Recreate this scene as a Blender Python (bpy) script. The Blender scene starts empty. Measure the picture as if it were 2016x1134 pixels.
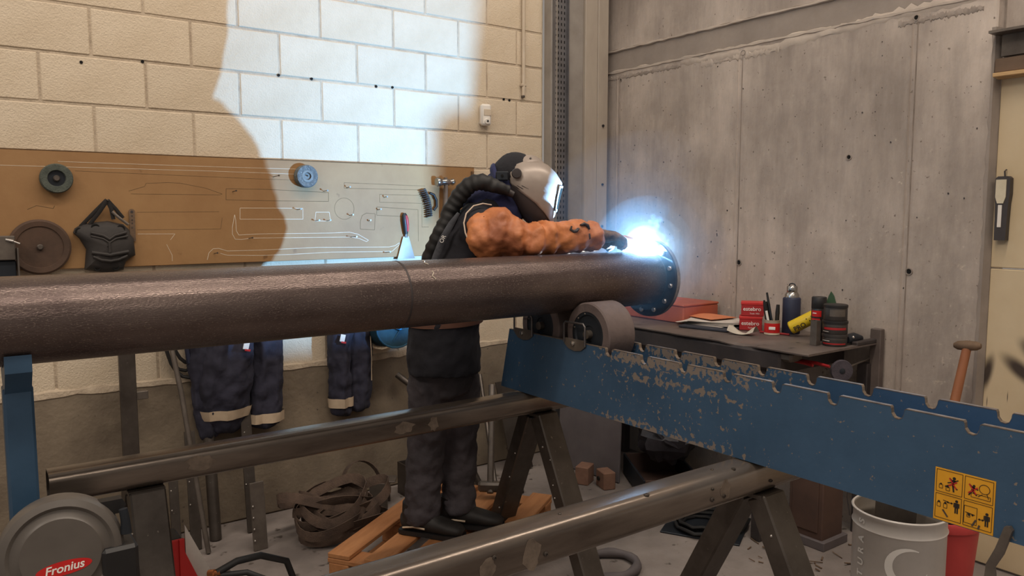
import bpy, math, random
from mathutils import Vector, Matrix, Euler

random.seed(7)
PI = math.pi
SC = bpy.context.scene
COL = SC.collection


def srgb(r, g, b):
    f = lambda c: c / 12.92 if c <= 0.04045 else ((c + 0.055) / 1.055) ** 2.4
    return (f(r / 255), f(g / 255), f(b / 255), 1)


# ------------------------------------------------------------------ camera, light, exposure
CAM_H = 1.48
cam_data = bpy.data.cameras.new('camera')
cam_data.sensor_width = 36.0
cam_data.lens = 36.0 * 1538.4 / 2016.0
cam_data.clip_start = 0.05
cam = bpy.data.objects.new('camera', cam_data)
COL.objects.link(cam)
cam.location = (0, 0, CAM_H)
cam.rotation_euler = (math.radians(90 - 5.45), 0, math.radians(-36.04))
SC.camera = cam

SC.view_settings.view_transform = 'Standard'
SC.view_settings.look = 'None'
SC.view_settings.gamma = 1.0
SC.view_settings.use_curve_mapping = False
SC.view_settings.exposure = 0.12
SC.cycles.use_denoising = True
SC.cycles.max_bounces = 6
SC.cycles.diffuse_bounces = 3
SC.cycles.glossy_bounces = 3
SC.cycles.transmission_bounces = 4
SC.cycles.volume_bounces = 0
SC.cycles.transparent_max_bounces = 48
SC.cycles.sample_clamp_indirect = 4.0
SC.cycles.caustics_reflective = False
SC.cycles.caustics_refractive = False

world = bpy.data.worlds.new('workshop_air')
SC.world = world
world.use_nodes = True
bg = world.node_tree.nodes['Background']
bg.inputs[0].default_value = (1.0, 0.89, 0.79, 1)
bg.inputs[1].default_value = 0.25


def area(name, loc, size, sy, power, col, target):
    d = bpy.data.lights.new(name, 'AREA')
    d.shape = 'RECTANGLE'
    d.size = size
    d.size_y = sy
    d.energy = power
    d.color = col
    o = bpy.data.objects.new(name, d)
    COL.objects.link(o)
    o.location = loc
    o.rotation_euler = (Vector(target) - Vector(loc)).to_track_quat('-Z', 'Y').to_euler()
    return o


# two rows of warm hall luminaires high under the workshop roof
area('roof_light_row', (2.9, 0.9, 5.6), 7.6, 0.36, 205, (1.0, 0.86, 0.72), (2.9, 1.3, 0))
area('roof_light_row', (0.2, -2.6, 5.4), 3.0, 1.2, 45, (1.0, 0.86, 0.72), (1.6, 2.6, 0.8))

area('roof_light_row', (-3.4, 0.6, 5.3), 3.0, 1.2, 85, (1.0, 0.87, 0.75), (1.8, 1.6, 0.6))  # unseen fill lamp added at the left to brighten rail, bucket and concrete wall

# ------------------------------------------------------------------ geometry helpers
class G:
    """collects vertices and faces, linked as ONE mesh object by build()"""

    def __init__(self):
        self.v = []
        self.f = []

    def add(self, vs, fs):
        n = len(self.v)
        self.v += [Vector(p) for p in vs]
        self.f += [tuple(i + n for i in f) for f in fs]
        return self

    def box(self, c, s, ch=0.0, rot=None):
        x, y, z = s[0] / 2, s[1] / 2, s[2] / 2
        ch = min(ch, x * .9, y * .9, z * .9)
        M = Euler(rot).to_matrix() if rot is not None and not isinstance(rot, Matrix) else (rot or Matrix.Identity(3))
        vs, fs = [], []
        if ch <= 0:
            vs = [(i * x, j * y, k * z) for i in (-1, 1) for j in (-1, 1) for k in (-1, 1)]
            fs = [(0, 1, 3, 2), (4, 6, 7, 5), (0, 4, 5, 1), (2, 3, 7, 6), (0, 2, 6, 4), (1, 5, 7, 3)]
        else:
            idx = {}
            for i in (-1, 1):
                for j in (-1, 1):
                    for k in (-1, 1):
                        for a, p in enumerate(((i * x, j * (y - ch), k * (z - ch)), (i * (x - ch), j * y, k * (z - ch)), (i * (x - ch), j * (y - ch), k * z))):
                            idx[(i, j, k, a)] = len(vs)
                            vs.append(p)
            I = idx
            for s_ in (-1, 1):
                fs.append([I[(s_, j, k, 0)] for j, k in ((-1, -1), (1, -1), (1, 1), (-1, 1))])
                fs.append([I[(i, s_, k, 1)] for i, k in ((-1, -1), (1, -1), (1, 1), (-1, 1))])
                fs.append([I[(i, j, s_, 2)] for i, j in ((-1, -1), (1, -1), (1, 1), (-1, 1))])
            for a in (-1, 1):
                for b in (-1, 1):
                    fs.append([I[(a, b, -1, 0)], I[(a, b, 1, 0)], I[(a, b, 1, 1)], I[(a, b, -1, 1)]])
                    fs.append([I[(a, -1, b, 0)], I[(a, 1, b, 0)], I[(a, 1, b, 2)], I[(a, -1, b, 2)]])
                    fs.append([I[(-1, a, b, 1)], I[(1, a, b, 1)], I[(1, a, b, 2)], I[(-1, a, b, 2)]])
            for i in (-1, 1):
                for j in (-1, 1):
                    for k in (-1, 1):
                        fs.append([I[(i, j, k, 0)], I[(i, j, k, 1)], I[(i, j, k, 2)]])
        C = Vector(c)
        return self.add([C + M @ Vector(p) for p in vs], fs)

    def frames(self, path, up):
        P = [Vector(p) for p in path]
        out = []
        U = Vector(up)
        for i, p in enumerate(P):
            t = (P[min(i + 1, len(P) - 1)] - P[max(i - 1, 0)])
            if t.length < 1e-9:
                t = Vector((0, 0, 1))
            t.normalize()
            b = U - t * U.dot(t)
            if b.length < 1e-4:
                b = t.orthogonal()
            b.normalize()
            out.append((p, b.cross(t), b))
            U = b
        return out

    def loft(self, path, rad, n=14, up=(0, 0, 1), cap=True, exp=2.0, closed=False, wob=0.0):
        """rad: scalar, list of scalars or list of (r_side, r_up)"""
        fr = self.frames(path, up)
        if closed:
            m = len(path)
            P = [Vector(p) for p in path]
            fr2, U = [], Vector(up)
            for i in range(m):
                t = (P[(i + 1) % m] - P[i - 1]).normalized()
                b = (U - t * U.dot(t))
                b = b.normalized() if b.length > 1e-4 else t.orthogonal().normalized()
                fr2.append((P[i], b.cross(t), b))
            fr = fr2
        vs = []
        for i, (p, a, b) in enumerate(fr):
            r = rad[i] if isinstance(rad, (list, tuple)) else rad
            ra, rb = r if isinstance(r, (list, tuple)) else (r, r)
            for k in range(n):
                th = 2 * PI * k / n
                c, s = math.cos(th), math.sin(th)
                c2 = math.copysign(abs(c) ** (2 / exp), c)
                s2 = math.copysign(abs(s) ** (2 / exp), s)
                w = 1 + (random.uniform(-wob, wob) if wob else 0)
                vs.append(p + a * ra * c2 * w + b * rb * s2 * w)
        fs = []
        m = len(fr)
        for i in range(m if closed else m - 1):
            for k in range(n):
                j = (i + 1) % m
                fs.append((i * n + k, i * n + (k + 1) % n, j * n + (k + 1) % n, j * n + k))
        if cap and not closed:
            fs.append(tuple(reversed(range(n))))
            fs.append(tuple(range((m - 1) * n, m * n)))
        return self.add(vs, fs)

    def cyl(self, a, b, r, n=20, r2=None, up=(0, 0, 1), cap=True):
        a, b = Vector(a), Vector(b)
        t = (b - a)
        u = up if abs(t.normalized().dot(Vector(up))) < .95 else (1, 0, 0)
        return self.loft([a, b], [r, r2 if r2 is not None else r], n, u, cap)

    def lathe(self, c, axis, prof, n=28, cap=True):
        """prof: (radius, height along axis)"""
        ax = Vector(axis).normalized()
        a = ax.orthogonal().normalized()
        if abs(ax.z) > .9:
            a = Vector((1, 0, 0))
        b = ax.cross(a)
        C = Vector(c)
        vs, fs = [], []
        for r, h in prof:
            for k in range(n):
                th = 2 * PI * k / n
                vs.append(C + ax * h + a * (r * math.cos(th)) + b * (r * math.sin(th)))
        m = len(prof)
        for i in range(m - 1):
            for k in range(n):
                fs.append((i * n + k, i * n + (k + 1) % n, (i + 1) * n + (k + 1) % n, (i + 1) * n + k))
        if cap:
            fs.append(tuple(reversed(range(n))))
            fs.append(tuple(range((m - 1) * n, m * n)))
        return self.add(vs, fs)

    def prism(self, poly, o, ex, ey, th):
        """polygon in the plane (o, ex, ey), thickness th along ex x ey"""
        o, ex, ey = Vector(o), Vector(ex), Vector(ey)
        nz = ex.cross(ey).normalized() * th
        n = len(poly)
        vs = [o + ex * p[0] + ey * p[1] for p in poly] + [o + ex * p[0] + ey * p[1] + nz for p in poly]
        fs = [tuple(reversed(range(n))), tuple(range(n, 2 * n))]
        fs += [(k, (k + 1) % n, n + (k + 1) % n, n + k) for k in range(n)]
        return self.add(vs, fs)

    def sheet(self, rows):
        """grid surface from rows of points"""
        n = len(rows[0])
        vs = [p for r in rows for p in r]
        fs = [(i * n + k, i * n + k + 1, (i + 1) * n + k + 1, (i + 1) * n + k) for i in range(len(rows) - 1) for k in range(n - 1)]
        return self.add(vs, fs)

    def ball(self, c, r, n=14, m=8, sc=(1, 1, 1)):
        prof = [(max(1e-4, math.sin(PI * i / m)) * r, -math.cos(PI * i / m) * r) for i in range(m + 1)]
        g = G().lathe((0, 0, 0), (0, 0, 1), prof, n)
        C = Vector(c)
        return self.add([C + Vector((p.x * sc[0], p.y * sc[1], p.z * sc[2])) for p in g.v], g.f)

    def xf(self, M):
        self.v = [M @ p for p in self.v]
        return self

    def build(self, name, mat, parent=None, smooth=True, ang=40, origin=None):
        me = bpy.data.meshes.new(name)
        if parent is not None:
            M = wm(parent).inverted()
            vs = [M @ p for p in self.v]
            if origin is None:
                o0 = Vector((0, 0, 0))
        else:
            vs = self.v
        if parent is None:
            if origin is None:
                xs = [p.x for p in vs]; ys = [p.y for p in vs]; zs = [p.z for p in vs]
                origin = Vector(((min(xs) + max(xs)) / 2, (min(ys) + max(ys)) / 2, min(zs)))
            else:
                origin = Vector(origin)
            vs = [p - origin for p in vs]
        me.from_pydata([tuple(p) for p in vs], [], self.f)
        me.update()
        if smooth:
            for p in me.polygons:
                p.use_smooth = True
            try:
                me.set_sharp_from_angle(angle=math.radians(ang))
            except Exception:
                pass
        o = bpy.data.objects.new(name, me)
        COL.objects.link(o)
        if mat is not None:
            me.materials.append(mat)
        if parent is not None:
            o.parent = parent
        else:
            o.location = origin
        return o


def wm(o):
    M = Matrix.LocRotScale(o.location, o.rotation_euler, o.scale)
    return wm(o.parent) @ M if o.parent else M


def tag(o, label, cat, group=None):
    o['label'] = label
    o['category'] = cat
    if group:
        o['group'] = group
    return o


def struct(o, label=None):
    o['kind'] = 'structure'
    if label:
        o['label'] = label
    return o


def thing(name, label, cat, loc=(0, 0, 0), rz=0.0, group=None):
    o = bpy.data.objects.new(name, None)
    COL.objects.link(o)
    o.empty_display_size = .05
    o.location = loc
    o.rotation_euler = (0, 0, rz)
    return tag(o, label, cat, group)


def text_geo(body, size, o, ex, ey, th=0.0008, bold=0.0, shear=0.0, align='CENTER'):
    cu = bpy.data.curves.new('lettering', 'FONT')
    cu.body = body
    cu.size = size
    cu.extrude = 0
    cu.offset = bold
    cu.shear = shear
    cu.align_x = align
    cu.align_y = 'CENTER'
    cu.resolution_u = 3
    ob = bpy.data.objects.new('lettering', cu)
    COL.objects.link(ob)
    dg = bpy.context.evaluated_depsgraph_get()
    me = bpy.data.meshes.new_from_object(ob.evaluated_get(dg))
    g = G()
    o, ex, ey = Vector(o), Vector(ex).normalized(), Vector(ey).normalized()
    g.add([o + ex * p.co.x + ey * p.co.y for p in me.vertices], [tuple(p.vertices) for p in me.polygons])
    bpy.data.objects.remove(ob)
    bpy.data.curves.remove(cu)
    bpy.data.meshes.remove(me)
    return g


# ------------------------------------------------------------------ procedural materials
def mat(name, c1, c2=None, scale=6.0, rough=.6, metal=0.0, bump=0.0, bscale=60.0, stretch=(1, 1, 1), detail=6.0,
        spots=None, sscale=90.0, sth=.66, rvar=0.0, rand=0.0, lo=.35, hi=.65, spec=.5, sstretch=(1, 1, 1)):
    m = bpy.data.materials.new(name)
    m.use_nodes = True
    nt = m.node_tree
    nd, lk = nt.nodes, nt.links
    b = nd['Principled BSDF']
    b.inputs['Roughness'].default_value = rough
    b.inputs['Metallic'].default_value = metal
    b.inputs['Specular IOR Level'].default_value = spec
    c1 = srgb(*c1)
    c2 = srgb(*c2) if c2 else tuple(x * .82 for x in c1[:3]) + (1,)
    tc = nd.new('ShaderNodeTexCoord')
    mp = nd.new('ShaderNodeMapping')
    mp.inputs['Scale'].default_value = stretch
    lk.new(tc.outputs['Object'], mp.inputs[0])
    nz = nd.new('ShaderNodeTexNoise')
    nz.inputs['Scale'].default_value = scale
    nz.inputs['Detail'].default_value = detail
    nz.inputs['Roughness'].default_value = .62
    lk.new(mp.outputs[0], nz.inputs['Vector'])
    rp = nd.new('ShaderNodeValToRGB')
    rp.color_ramp.elements[0].position = lo
    rp.color_ramp.elements[1].position = hi
    rp.color_ramp.elements[0].color = c1
    rp.color_ramp.elements[1].color = c2
    lk.new(nz.outputs['Fac'], rp.inputs[0])
    out = rp.outputs[0]
    if spots:
        mp2 = nd.new('ShaderNodeMapping')
        mp2.inputs['Scale'].default_value = sstretch
        lk.new(tc.outputs['Object'], mp2.inputs[0])
        n2 = nd.new('ShaderNodeTexNoise')
        n2.inputs['Scale'].default_value = sscale
        n2.inputs['Detail'].default_value = 3
        lk.new(mp2.outputs[0], n2.inputs['Vector'])
        r2 = nd.new('ShaderNodeValToRGB')
        r2.color_ramp.elements[0].position = sth
        r2.color_ramp.elements[1].position = sth + .05
        lk.new(n2.outputs['Fac'], r2.inputs[0])
        mx = nd.new('ShaderNodeMix')
        mx.data_type = 'RGBA'
        mx.inputs[7].default_value = srgb(*spots)
        lk.new(r2.outputs[0], mx.inputs[0])
        lk.new(out, mx.inputs[6])
        out = mx.outputs[2]
    if rand:
        oi = nd.new('ShaderNodeObjectInfo')
        hs = nd.new('ShaderNodeHueSaturation')
        ma = nd.new('ShaderNodeMapRange')
        ma.inputs[3].default_value = 1 - rand
        ma.inputs[4].default_value = 1 + rand
        lk.new(oi.outputs['Random'], ma.inputs[0])
        lk.new(ma.outputs[0], hs.inputs['Value'])
        lk.new(out, hs.inputs['Color'])
        out = hs.outputs[0]
    lk.new(out, b.inputs['Base Color'])
    if rvar:
        mr = nd.new('ShaderNodeMapRange')
        mr.inputs[3].default_value = max(.03, rough - rvar)
        mr.inputs[4].default_value = min(1, rough + rvar)
        lk.new(nz.outputs['Fac'], mr.inputs[0])
        lk.new(mr.outputs[0], b.inputs['Roughness'])
    if bump:
        n3 = nd.new('ShaderNodeTexNoise')
        n3.inputs['Scale'].default_value = bscale
        n3.inputs['Detail'].default_value = 5
        lk.new(mp.outputs[0], n3.inputs['Vector'])
        bp = nd.new('ShaderNodeBump')
        bp.inputs['Strength'].default_value = bump
        bp.inputs['Distance'].default_value = .01
        lk.new(n3.outputs['Fac'], bp.inputs['Height'])
        lk.new(bp.outputs[0], b.inputs['Normal'])
    return m


M = {}
M['block'] = mat('painted_block', (222, 207, 184), (208, 191, 166), 3, .9, bump=.45, bscale=150, spots=(168, 155, 140), sscale=170, sth=.70, rand=.035, detail=4)
M['mortar'] = mat('mortar', (200, 184, 162), (172, 156, 136), 12, .95, bump=.5, bscale=90)
M['plinth'] = mat('plinth_concrete', (139, 126, 108), (108, 96, 82), 3.2, .92, bump=.4, bscale=40, spots=(88, 78, 70), sscale=45, sth=.70)
M['floor'] = mat('floor_concrete', (148, 139, 134), (112, 104, 100), 2.2, .8, bump=.15, bscale=50, spots=(78, 70, 64), sscale=14, sth=.66)
M['steel_col'] = mat('grey_column_paint', (156, 150, 143), (138, 131, 124), 5, .55, bump=.05)
M['steel_col2'] = mat('light_column_paint', (182, 172, 158), (160, 149, 137), 4, .55, stretch=(1, 1, .3), bump=.05)
M['galv'] = mat('galvanised_tray', (132, 131, 134), (116, 115, 118), 9, .45, .6)
M['hole'] = mat('dark_hole', (16, 15, 15), (10, 10, 10), 9, .95)
M['board'] = mat('chipboard', (164, 127, 84), (148, 110, 70), 2.6, .62, bump=.06, bscale=70, spots=(126, 92, 58), sscale=11, sth=.70)
M['board_edge'] = mat('board_edge', (120, 92, 62), (90, 68, 46), 30, .8)
M['chalk'] = mat('chalk_line', (224, 214, 196), (210, 200, 180), 30, .9)
M['pencil'] = mat('pencil_line', (92, 74, 50), (112, 90, 62), 30, .9)
M['nail'] = mat('nail_steel', (120, 112, 104), (80, 72, 66), 30, .4, .8)
M['pipe'] = mat('mill_scale_pipe', (112, 98, 93), (84, 71, 68), 7, .21, .6, bump=.20, bscale=330, stretch=(.35, 1, 1), spots=(126, 112, 104), sscale=300, sth=.60, rvar=.14, sstretch=(.6, 1, 1), detail=9)
M['flange'] = mat('black_flange', (58, 58, 62), (44, 44, 48), 12, .42, .5)
M['flange_rim'] = mat('machined_rim', (170, 164, 160), (130, 124, 120), 20, .35, .8)
M['bolt'] = mat('bright_bolt', (205, 200, 195), (170, 165, 160), 20, .3, .9)
M['beam'] = mat('raw_steel_tube', (148, 136, 125), (84, 74, 67), 2.2, .25, .62, bump=.04, bscale=60, stretch=(.35, 2.2, 2.2), spots=(158, 138, 116), sscale=6, sth=.64, rvar=.10, sstretch=(.5, 2, 2))
M['beam_face'] = M['beam']
M['leg'] = mat('dark_steel_leg', (98, 91, 85), (72, 65, 60), 5, .42, .6, bump=.06, bscale=50, spots=(130, 122, 112), sscale=70, sth=.70)
M['bluepost'] = mat('blue_post_paint', (58, 88, 116), (48, 76, 102), 5, .45, bump=.03)
M['tire'] = mat('brown_rubber_tread', (112, 98, 94), (92, 80, 78), 7, .75, bump=.1, bscale=80)
M['hub'] = mat('dark_wheel_hub', (44, 50, 58), (34, 38, 44), 9, .5, .3)
M['bare'] = mat('bare_edge_steel', (150, 136, 122), (110, 98, 88), 25, .45, .6)
M['wire'] = mat('grey_wire_handle', (110, 106, 106), (86, 82, 82), 20, .4, .8)
M['yellow'] = mat('yellow_sticker', (236, 172, 44), (220, 156, 34), 8, .55, spots=(150, 104, 40), sscale=26, sth=.73)
M['ink'] = mat('black_print', (30, 26, 24), (40, 34, 30), 20, .6)
M['red_print'] = mat('red_print', (196, 44, 40), (180, 36, 34), 20, .6)
M['white_print'] = mat('white_print', (244, 240, 234), (232, 228, 222), 20, .6)
M['bench'] = mat('brown_steel_bench', (124, 112, 106), (94, 85, 82), 4, .5, .3, bump=.08, bscale=40, spots=(60, 52, 50), sscale=16, sth=.68)
M['bench_dark'] = mat('dark_bench_frame', (78, 71, 70), (58, 53, 54), 6, .55, .3)
M['orange_box'] = mat('orange_case', (176, 92, 66), (158, 80, 58), 8, .6)
M['paper'] = mat('paper', (214, 206, 198), (198, 190, 182), 10, .8)
M['paper_orange'] = mat('salmon_folder', (214, 136, 96), (200, 122, 84), 8, .8)
M['dark_folder'] = mat('dark_folder', (58, 60, 70), (46, 48, 56), 8, .7)
M['redbox'] = mat('red_card_box', (178, 40, 42), (158, 32, 36), 8, .55)
M['redlid'] = mat('bright_red_lid', (206, 52, 50), (190, 44, 42), 8, .5)
M['navy'] = mat('navy_flask', (40, 46, 70), (34, 39, 60), 9, .55)
M['steelcap'] = mat('polished_steel', (190, 186, 182), (160, 156, 152), 9, .22, .95)
M['yellowcan'] = mat('yellow_can', (228, 196, 44), (214, 180, 34), 8, .4)
M['black'] = mat('black_plastic', (34, 33, 34), (26, 25, 26), 9, .5)
M['blackcan'] = mat('black_can', (38, 36, 38), (30, 28, 30), 9, .35)
M['darktin'] = mat('dark_tin', (62, 58, 56), (44, 40, 40), 14, .45)
M['green'] = mat('green_plastic', (56, 86, 60), (46, 74, 52), 8, .6)
M['greysteel'] = mat('grey_steel', (122, 114, 106), (98, 90, 84), 10, .5, .6)
M['rag'] = mat('white_rag', (206, 198, 184), (182, 172, 158), 14, .95, bump=.2)
M['redtool'] = mat('red_handle', (176, 36, 38), (150, 30, 34), 9, .45)
M['sackblack'] = mat('black_sack_film', (62, 60, 66), (48, 46, 52), 14, .38, bump=.3, bscale=30)
M['purplegrey'] = mat('grey_abrasive', (78, 72, 80), (62, 57, 66), 20, .85, bump=.2, bscale=150)
M['wood'] = mat('brown_wood_handle', (176, 118, 82), (144, 90, 60), 7, .55, stretch=(1, 1, .2))
M['pallet'] = mat('pallet_wood', (188, 132, 86), (160, 106, 64), 6, .75, stretch=(.5, 3, 3), bump=.1)
M['rust'] = mat('brown_rusty_mallet', (120, 98, 78), (92, 74, 60), 12, .8, bump=.15)
M['panel'] = mat('cream_panel', (214, 196, 164), (200, 180, 146), 2.2, .55)
M['soot'] = mat('soot_smudge', (64, 54, 48), (92, 78, 66), 12, .9)
M['timber'] = mat('pale_timber', (206, 172, 126), (180, 144, 100), 5, .75, stretch=(3, .5, 3))
M['timber_dark'] = mat('dark_timber', (120, 98, 80), (96, 78, 64), 5, .8)
M['white_plastic'] = mat('white_plastic', (232, 226, 218), (222, 216, 206), 6, .45)
M['conduit'] = mat('cream_conduit', (206, 192, 172), (190, 174, 152), 6, .5)
M['abrasive'] = mat('green_grey_abrasive', (92, 98, 90), (74, 80, 74), 40, .95, bump=.4, bscale=220)
M['abrasive2'] = mat('grey_abrasive_wheel', (112, 116, 116), (86, 90, 92), 60, .9, bump=.5, bscale=260, spots=(190, 196, 190), sscale=260, sth=.64)
M['brown_disc'] = mat('brown_fibre_disc', (92, 70, 56), (70, 54, 44), 7, .8, bump=.1)
M['knee'] = mat('charcoal_rubber', (58, 54, 52), (46, 43, 42), 10, .7, bump=.1)
M['strap'] = mat('black_webbing', (36, 32, 31), (28, 25, 24), 40, .85, bump=.3, bscale=300)
M['shirt'] = mat('black_cloth', (32, 32, 40), (25, 25, 32), 8, .92, bump=.25, bscale=40)
M['trouser'] = mat('charcoal_workwear', (74, 69, 74), (58, 54, 58), 7, .92, bump=.3, bscale=45)
M['shoe'] = mat('dark_leather', (42, 38, 36), (30, 28, 27), 16, .55, bump=.1)
M['leather'] = mat('orange_leather', (214, 136, 82), (156, 92, 60), 5, .55, bump=.35, bscale=26, spots=(120, 70, 50), sscale=9, sth=.72)
M['glove'] = mat('worn_dark_glove', (128, 100, 78), (52, 46, 48), 26, .8, bump=.3, bscale=60)
M['skin'] = mat('skin', (198, 152, 126), (186, 140, 116), 9, .55)
M['helmet'] = mat('silver_grey_shell', (170, 158, 148), (150, 138, 129), 4, .38, .15)
M['helmet_dark'] = mat('dark_grey_shell', (66, 60, 60), (54, 49, 50), 6, .5)
M['lens'] = mat('dark_lens', (24, 40, 40), (18, 30, 32), 6, .08)
M['hoodblue'] = mat('navy_hood', (38, 44, 84), (30, 34, 66), 9, .9, bump=.25, bscale=50)
M['hoodblack'] = mat('black_hood', (38, 38, 44), (28, 28, 34), 9, .9, bump=.25, bscale=50)
M['piping'] = mat('cream_piping', (206, 190, 172), (190, 174, 156), 9, .8)
M['greystrap'] = mat('grey_harness', (84, 86, 92), (66, 68, 74), 30, .85, bump=.2, bscale=200)
M['navycloth'] = mat('navy_workwear', (50, 50, 66), (37, 37, 50), 6, .92, bump=.35, bscale=30)
M['reflect'] = mat('silver_reflective_band', (212, 192, 166), (190, 170, 146), 12, .5)
M['teal'] = mat('teal_bag', (30, 74, 92), (22, 54, 70), 8, .75, bump=.15)
M['cyan'] = mat('bright_blue_trim', (40, 150, 214), (34, 134, 196), 8, .6)
M['tealtrim'] = mat('teal_trim', (30, 84, 112), (24, 70, 94), 8, .6)
M['sling'] = mat('brown_webbing', (104, 86, 74), (76, 62, 54), 12, .92, bump=.3, bscale=160)
M['hoseblack'] = mat('black_hose', (30, 29, 30), (22, 22, 23), 12, .6)
M['spool'] = mat('grey_spool_cover', (98, 92, 86), (86, 80, 75), 5, .42)
M['fronred'] = mat('red_enamel', (206, 38, 36), (190, 32, 32), 6, .4)
M['brownsheet'] = mat('grey_brown_sheet', (110, 103, 104), (94, 88, 90), 4, .7)
M['browncab'] = mat('brown_cabinet', (92, 70, 60), (74, 56, 50), 5, .7)
M['bucket'] = mat('white_bucket', (212, 206, 200), (198, 192, 186), 5, .4, bump=.03)
M['bucket_in'] = mat('bucket_inside', (186, 176, 164), (150, 140, 130), 6, .55)
M['redbucket'] = mat('red_plastic', (204, 72, 70), (190, 62, 62), 5, .5)
M['greylogo'] = mat('pale_logo', (246, 242, 238), (240, 236, 230), 5, .45)
M['lampgrey'] = mat('dark_grey_plastic', (66, 60, 60), (54, 50, 50), 8, .55)
M['lampglass'] = mat('frosted_lens', (214, 204, 180), (196, 184, 158), 8, .25)
M['copper'] = mat('copper_neck', (226, 150, 100), (206, 126, 84), 8, .3, .8)
M['belt'] = mat('brown_leather', (112, 76, 60), (92, 62, 50), 9, .6)
M['brick_red'] = mat('dusty_brick', (140, 106, 88), (118, 88, 74), 12, .9)


def concrete_wall():
    m = mat('shuttered_concrete', (198, 187, 179), (158, 148, 141), 1.7, .92, bump=.35, bscale=26, stretch=(1, 1, .6), spots=(120, 110, 102), sscale=60, sth=.69, detail=10)
    nt = m.node_tree
    nd, lk = nt.nodes, nt.links
    b = nd['Principled BSDF']
    src = b.inputs['Base Color'].links[0].from_socket
    tc = nd.new('ShaderNodeTexCoord')
    mp = nd.new('ShaderNodeMapping')
    mp.inputs['Scale'].default_value = (1, 3.2, .6)
    lk.new(tc.outputs['Object'], mp.inputs[0])
    n = nd.new('ShaderNodeTexNoise')
    n.inputs['Scale'].default_value = 2.6
    n.inputs['Detail'].default_value = 8
    n.inputs['Roughness'].default_value = .7
    lk.new(mp.outputs[0], n.inputs['Vector'])
    r = nd.new('ShaderNodeValToRGB')
    r.color_ramp.elements[0].position = .34
    r.color_ramp.elements[0].color = (.74, .73, .72, 1)
    r.color_ramp.elements[1].position = .62
    r.color_ramp.elements[1].color = (1.08, 1.07, 1.05, 1)
    lk.new(n.outputs['Fac'], r.inputs[0])
    mx = nd.new('ShaderNodeMix')
    mx.data_type = 'RGBA'
    mx.blend_type = 'MULTIPLY'
    mx.inputs[0].default_value = .75
    lk.new(src, mx.inputs[6])
    lk.new(r.outputs[0], mx.inputs[7])
    # pale flaked specks, mostly low on the wall, and broad damp-dark clouds
    geo = nd.new('ShaderNodeNewGeometry')
    sp = nd.new('ShaderNodeSeparateXYZ')
    lk.new(geo.outputs['Position'], sp.inputs[0])
    low = nd.new('ShaderNodeMapRange')
    lk.new(sp.outputs[2], low.inputs[0])
    low.inputs[1].default_value = 1.9
    low.inputs[2].default_value = .9
    low.inputs[3].default_value = -.04
    low.inputs[4].default_value = .035
    nf = nd.new('ShaderNodeTexNoise')
    nf.inputs['Scale'].default_value = 24
    nf.inputs['Detail'].default_value = 9
    nf.inputs['Roughness'].default_value = .72
    lk.new(geo.outputs['Position'], nf.inputs['Vector'])
    ad = nd.new('ShaderNodeMath')
    ad.operation = 'ADD'
    lk.new(nf.outputs['Fac'], ad.inputs[0])
    lk.new(low.outputs[0], ad.inputs[1])
    th = nd.new('ShaderNodeMapRange')
    lk.new(ad.outputs[0], th.inputs[0])
    th.inputs[1].default_value = .62
    th.inputs[2].default_value = .68
    th.inputs[4].default_value = .6
    m2 = nd.new('ShaderNodeMix')
    m2.data_type = 'RGBA'
    m2.inputs[7].default_value = srgb(206, 194, 180)
    lk.new(th.outputs[0], m2.inputs[0])
    lk.new(mx.outputs[2], m2.inputs[6])
    nc = nd.new('ShaderNodeTexNoise')
    nc.inputs['Scale'].default_value = 1.5
    nc.inputs['Detail'].default_value = 7
    nc.inputs['Roughness'].default_value = .65
    lk.new(geo.outputs['Position'], nc.inputs['Vector'])
    rc = nd.new('ShaderNodeValToRGB')
    rc.color_ramp.elements[0].position = .40
    rc.color_ramp.elements[0].color = (.80, .785, .77, 1)
    rc.color_ramp.elements[1].position = .60
    rc.color_ramp.elements[1].color = (1.05, 1.04, 1.02, 1)
    lk.new(nc.outputs['Fac'], rc.inputs[0])
    m3 = nd.new('ShaderNodeMix')
    m3.data_type = 'RGBA'
    m3.blend_type = 'MULTIPLY'
    m3.inputs[0].default_value = 1
    lk.new(m2.outputs[2], m3.inputs[6])
    lk.new(rc.outputs[0], m3.inputs[7])
    lk.new(m3.outputs[2], b.inputs['Base Color'])
    return m


M['concrete'] = concrete_wall()
M['concrete_dark'] = mat('smooth_concrete_band', (160, 149, 140), (140, 130, 122), 3, .9, bump=.15, bscale=30)
M['seam'] = mat('dark_seam', (150, 139, 131), (124, 114, 106), 9, .9)
M['plaster'] = mat('pale_plaster_patch', (194, 182, 170), (172, 160, 150), 5, .92, bump=.2, bscale=40)


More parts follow.
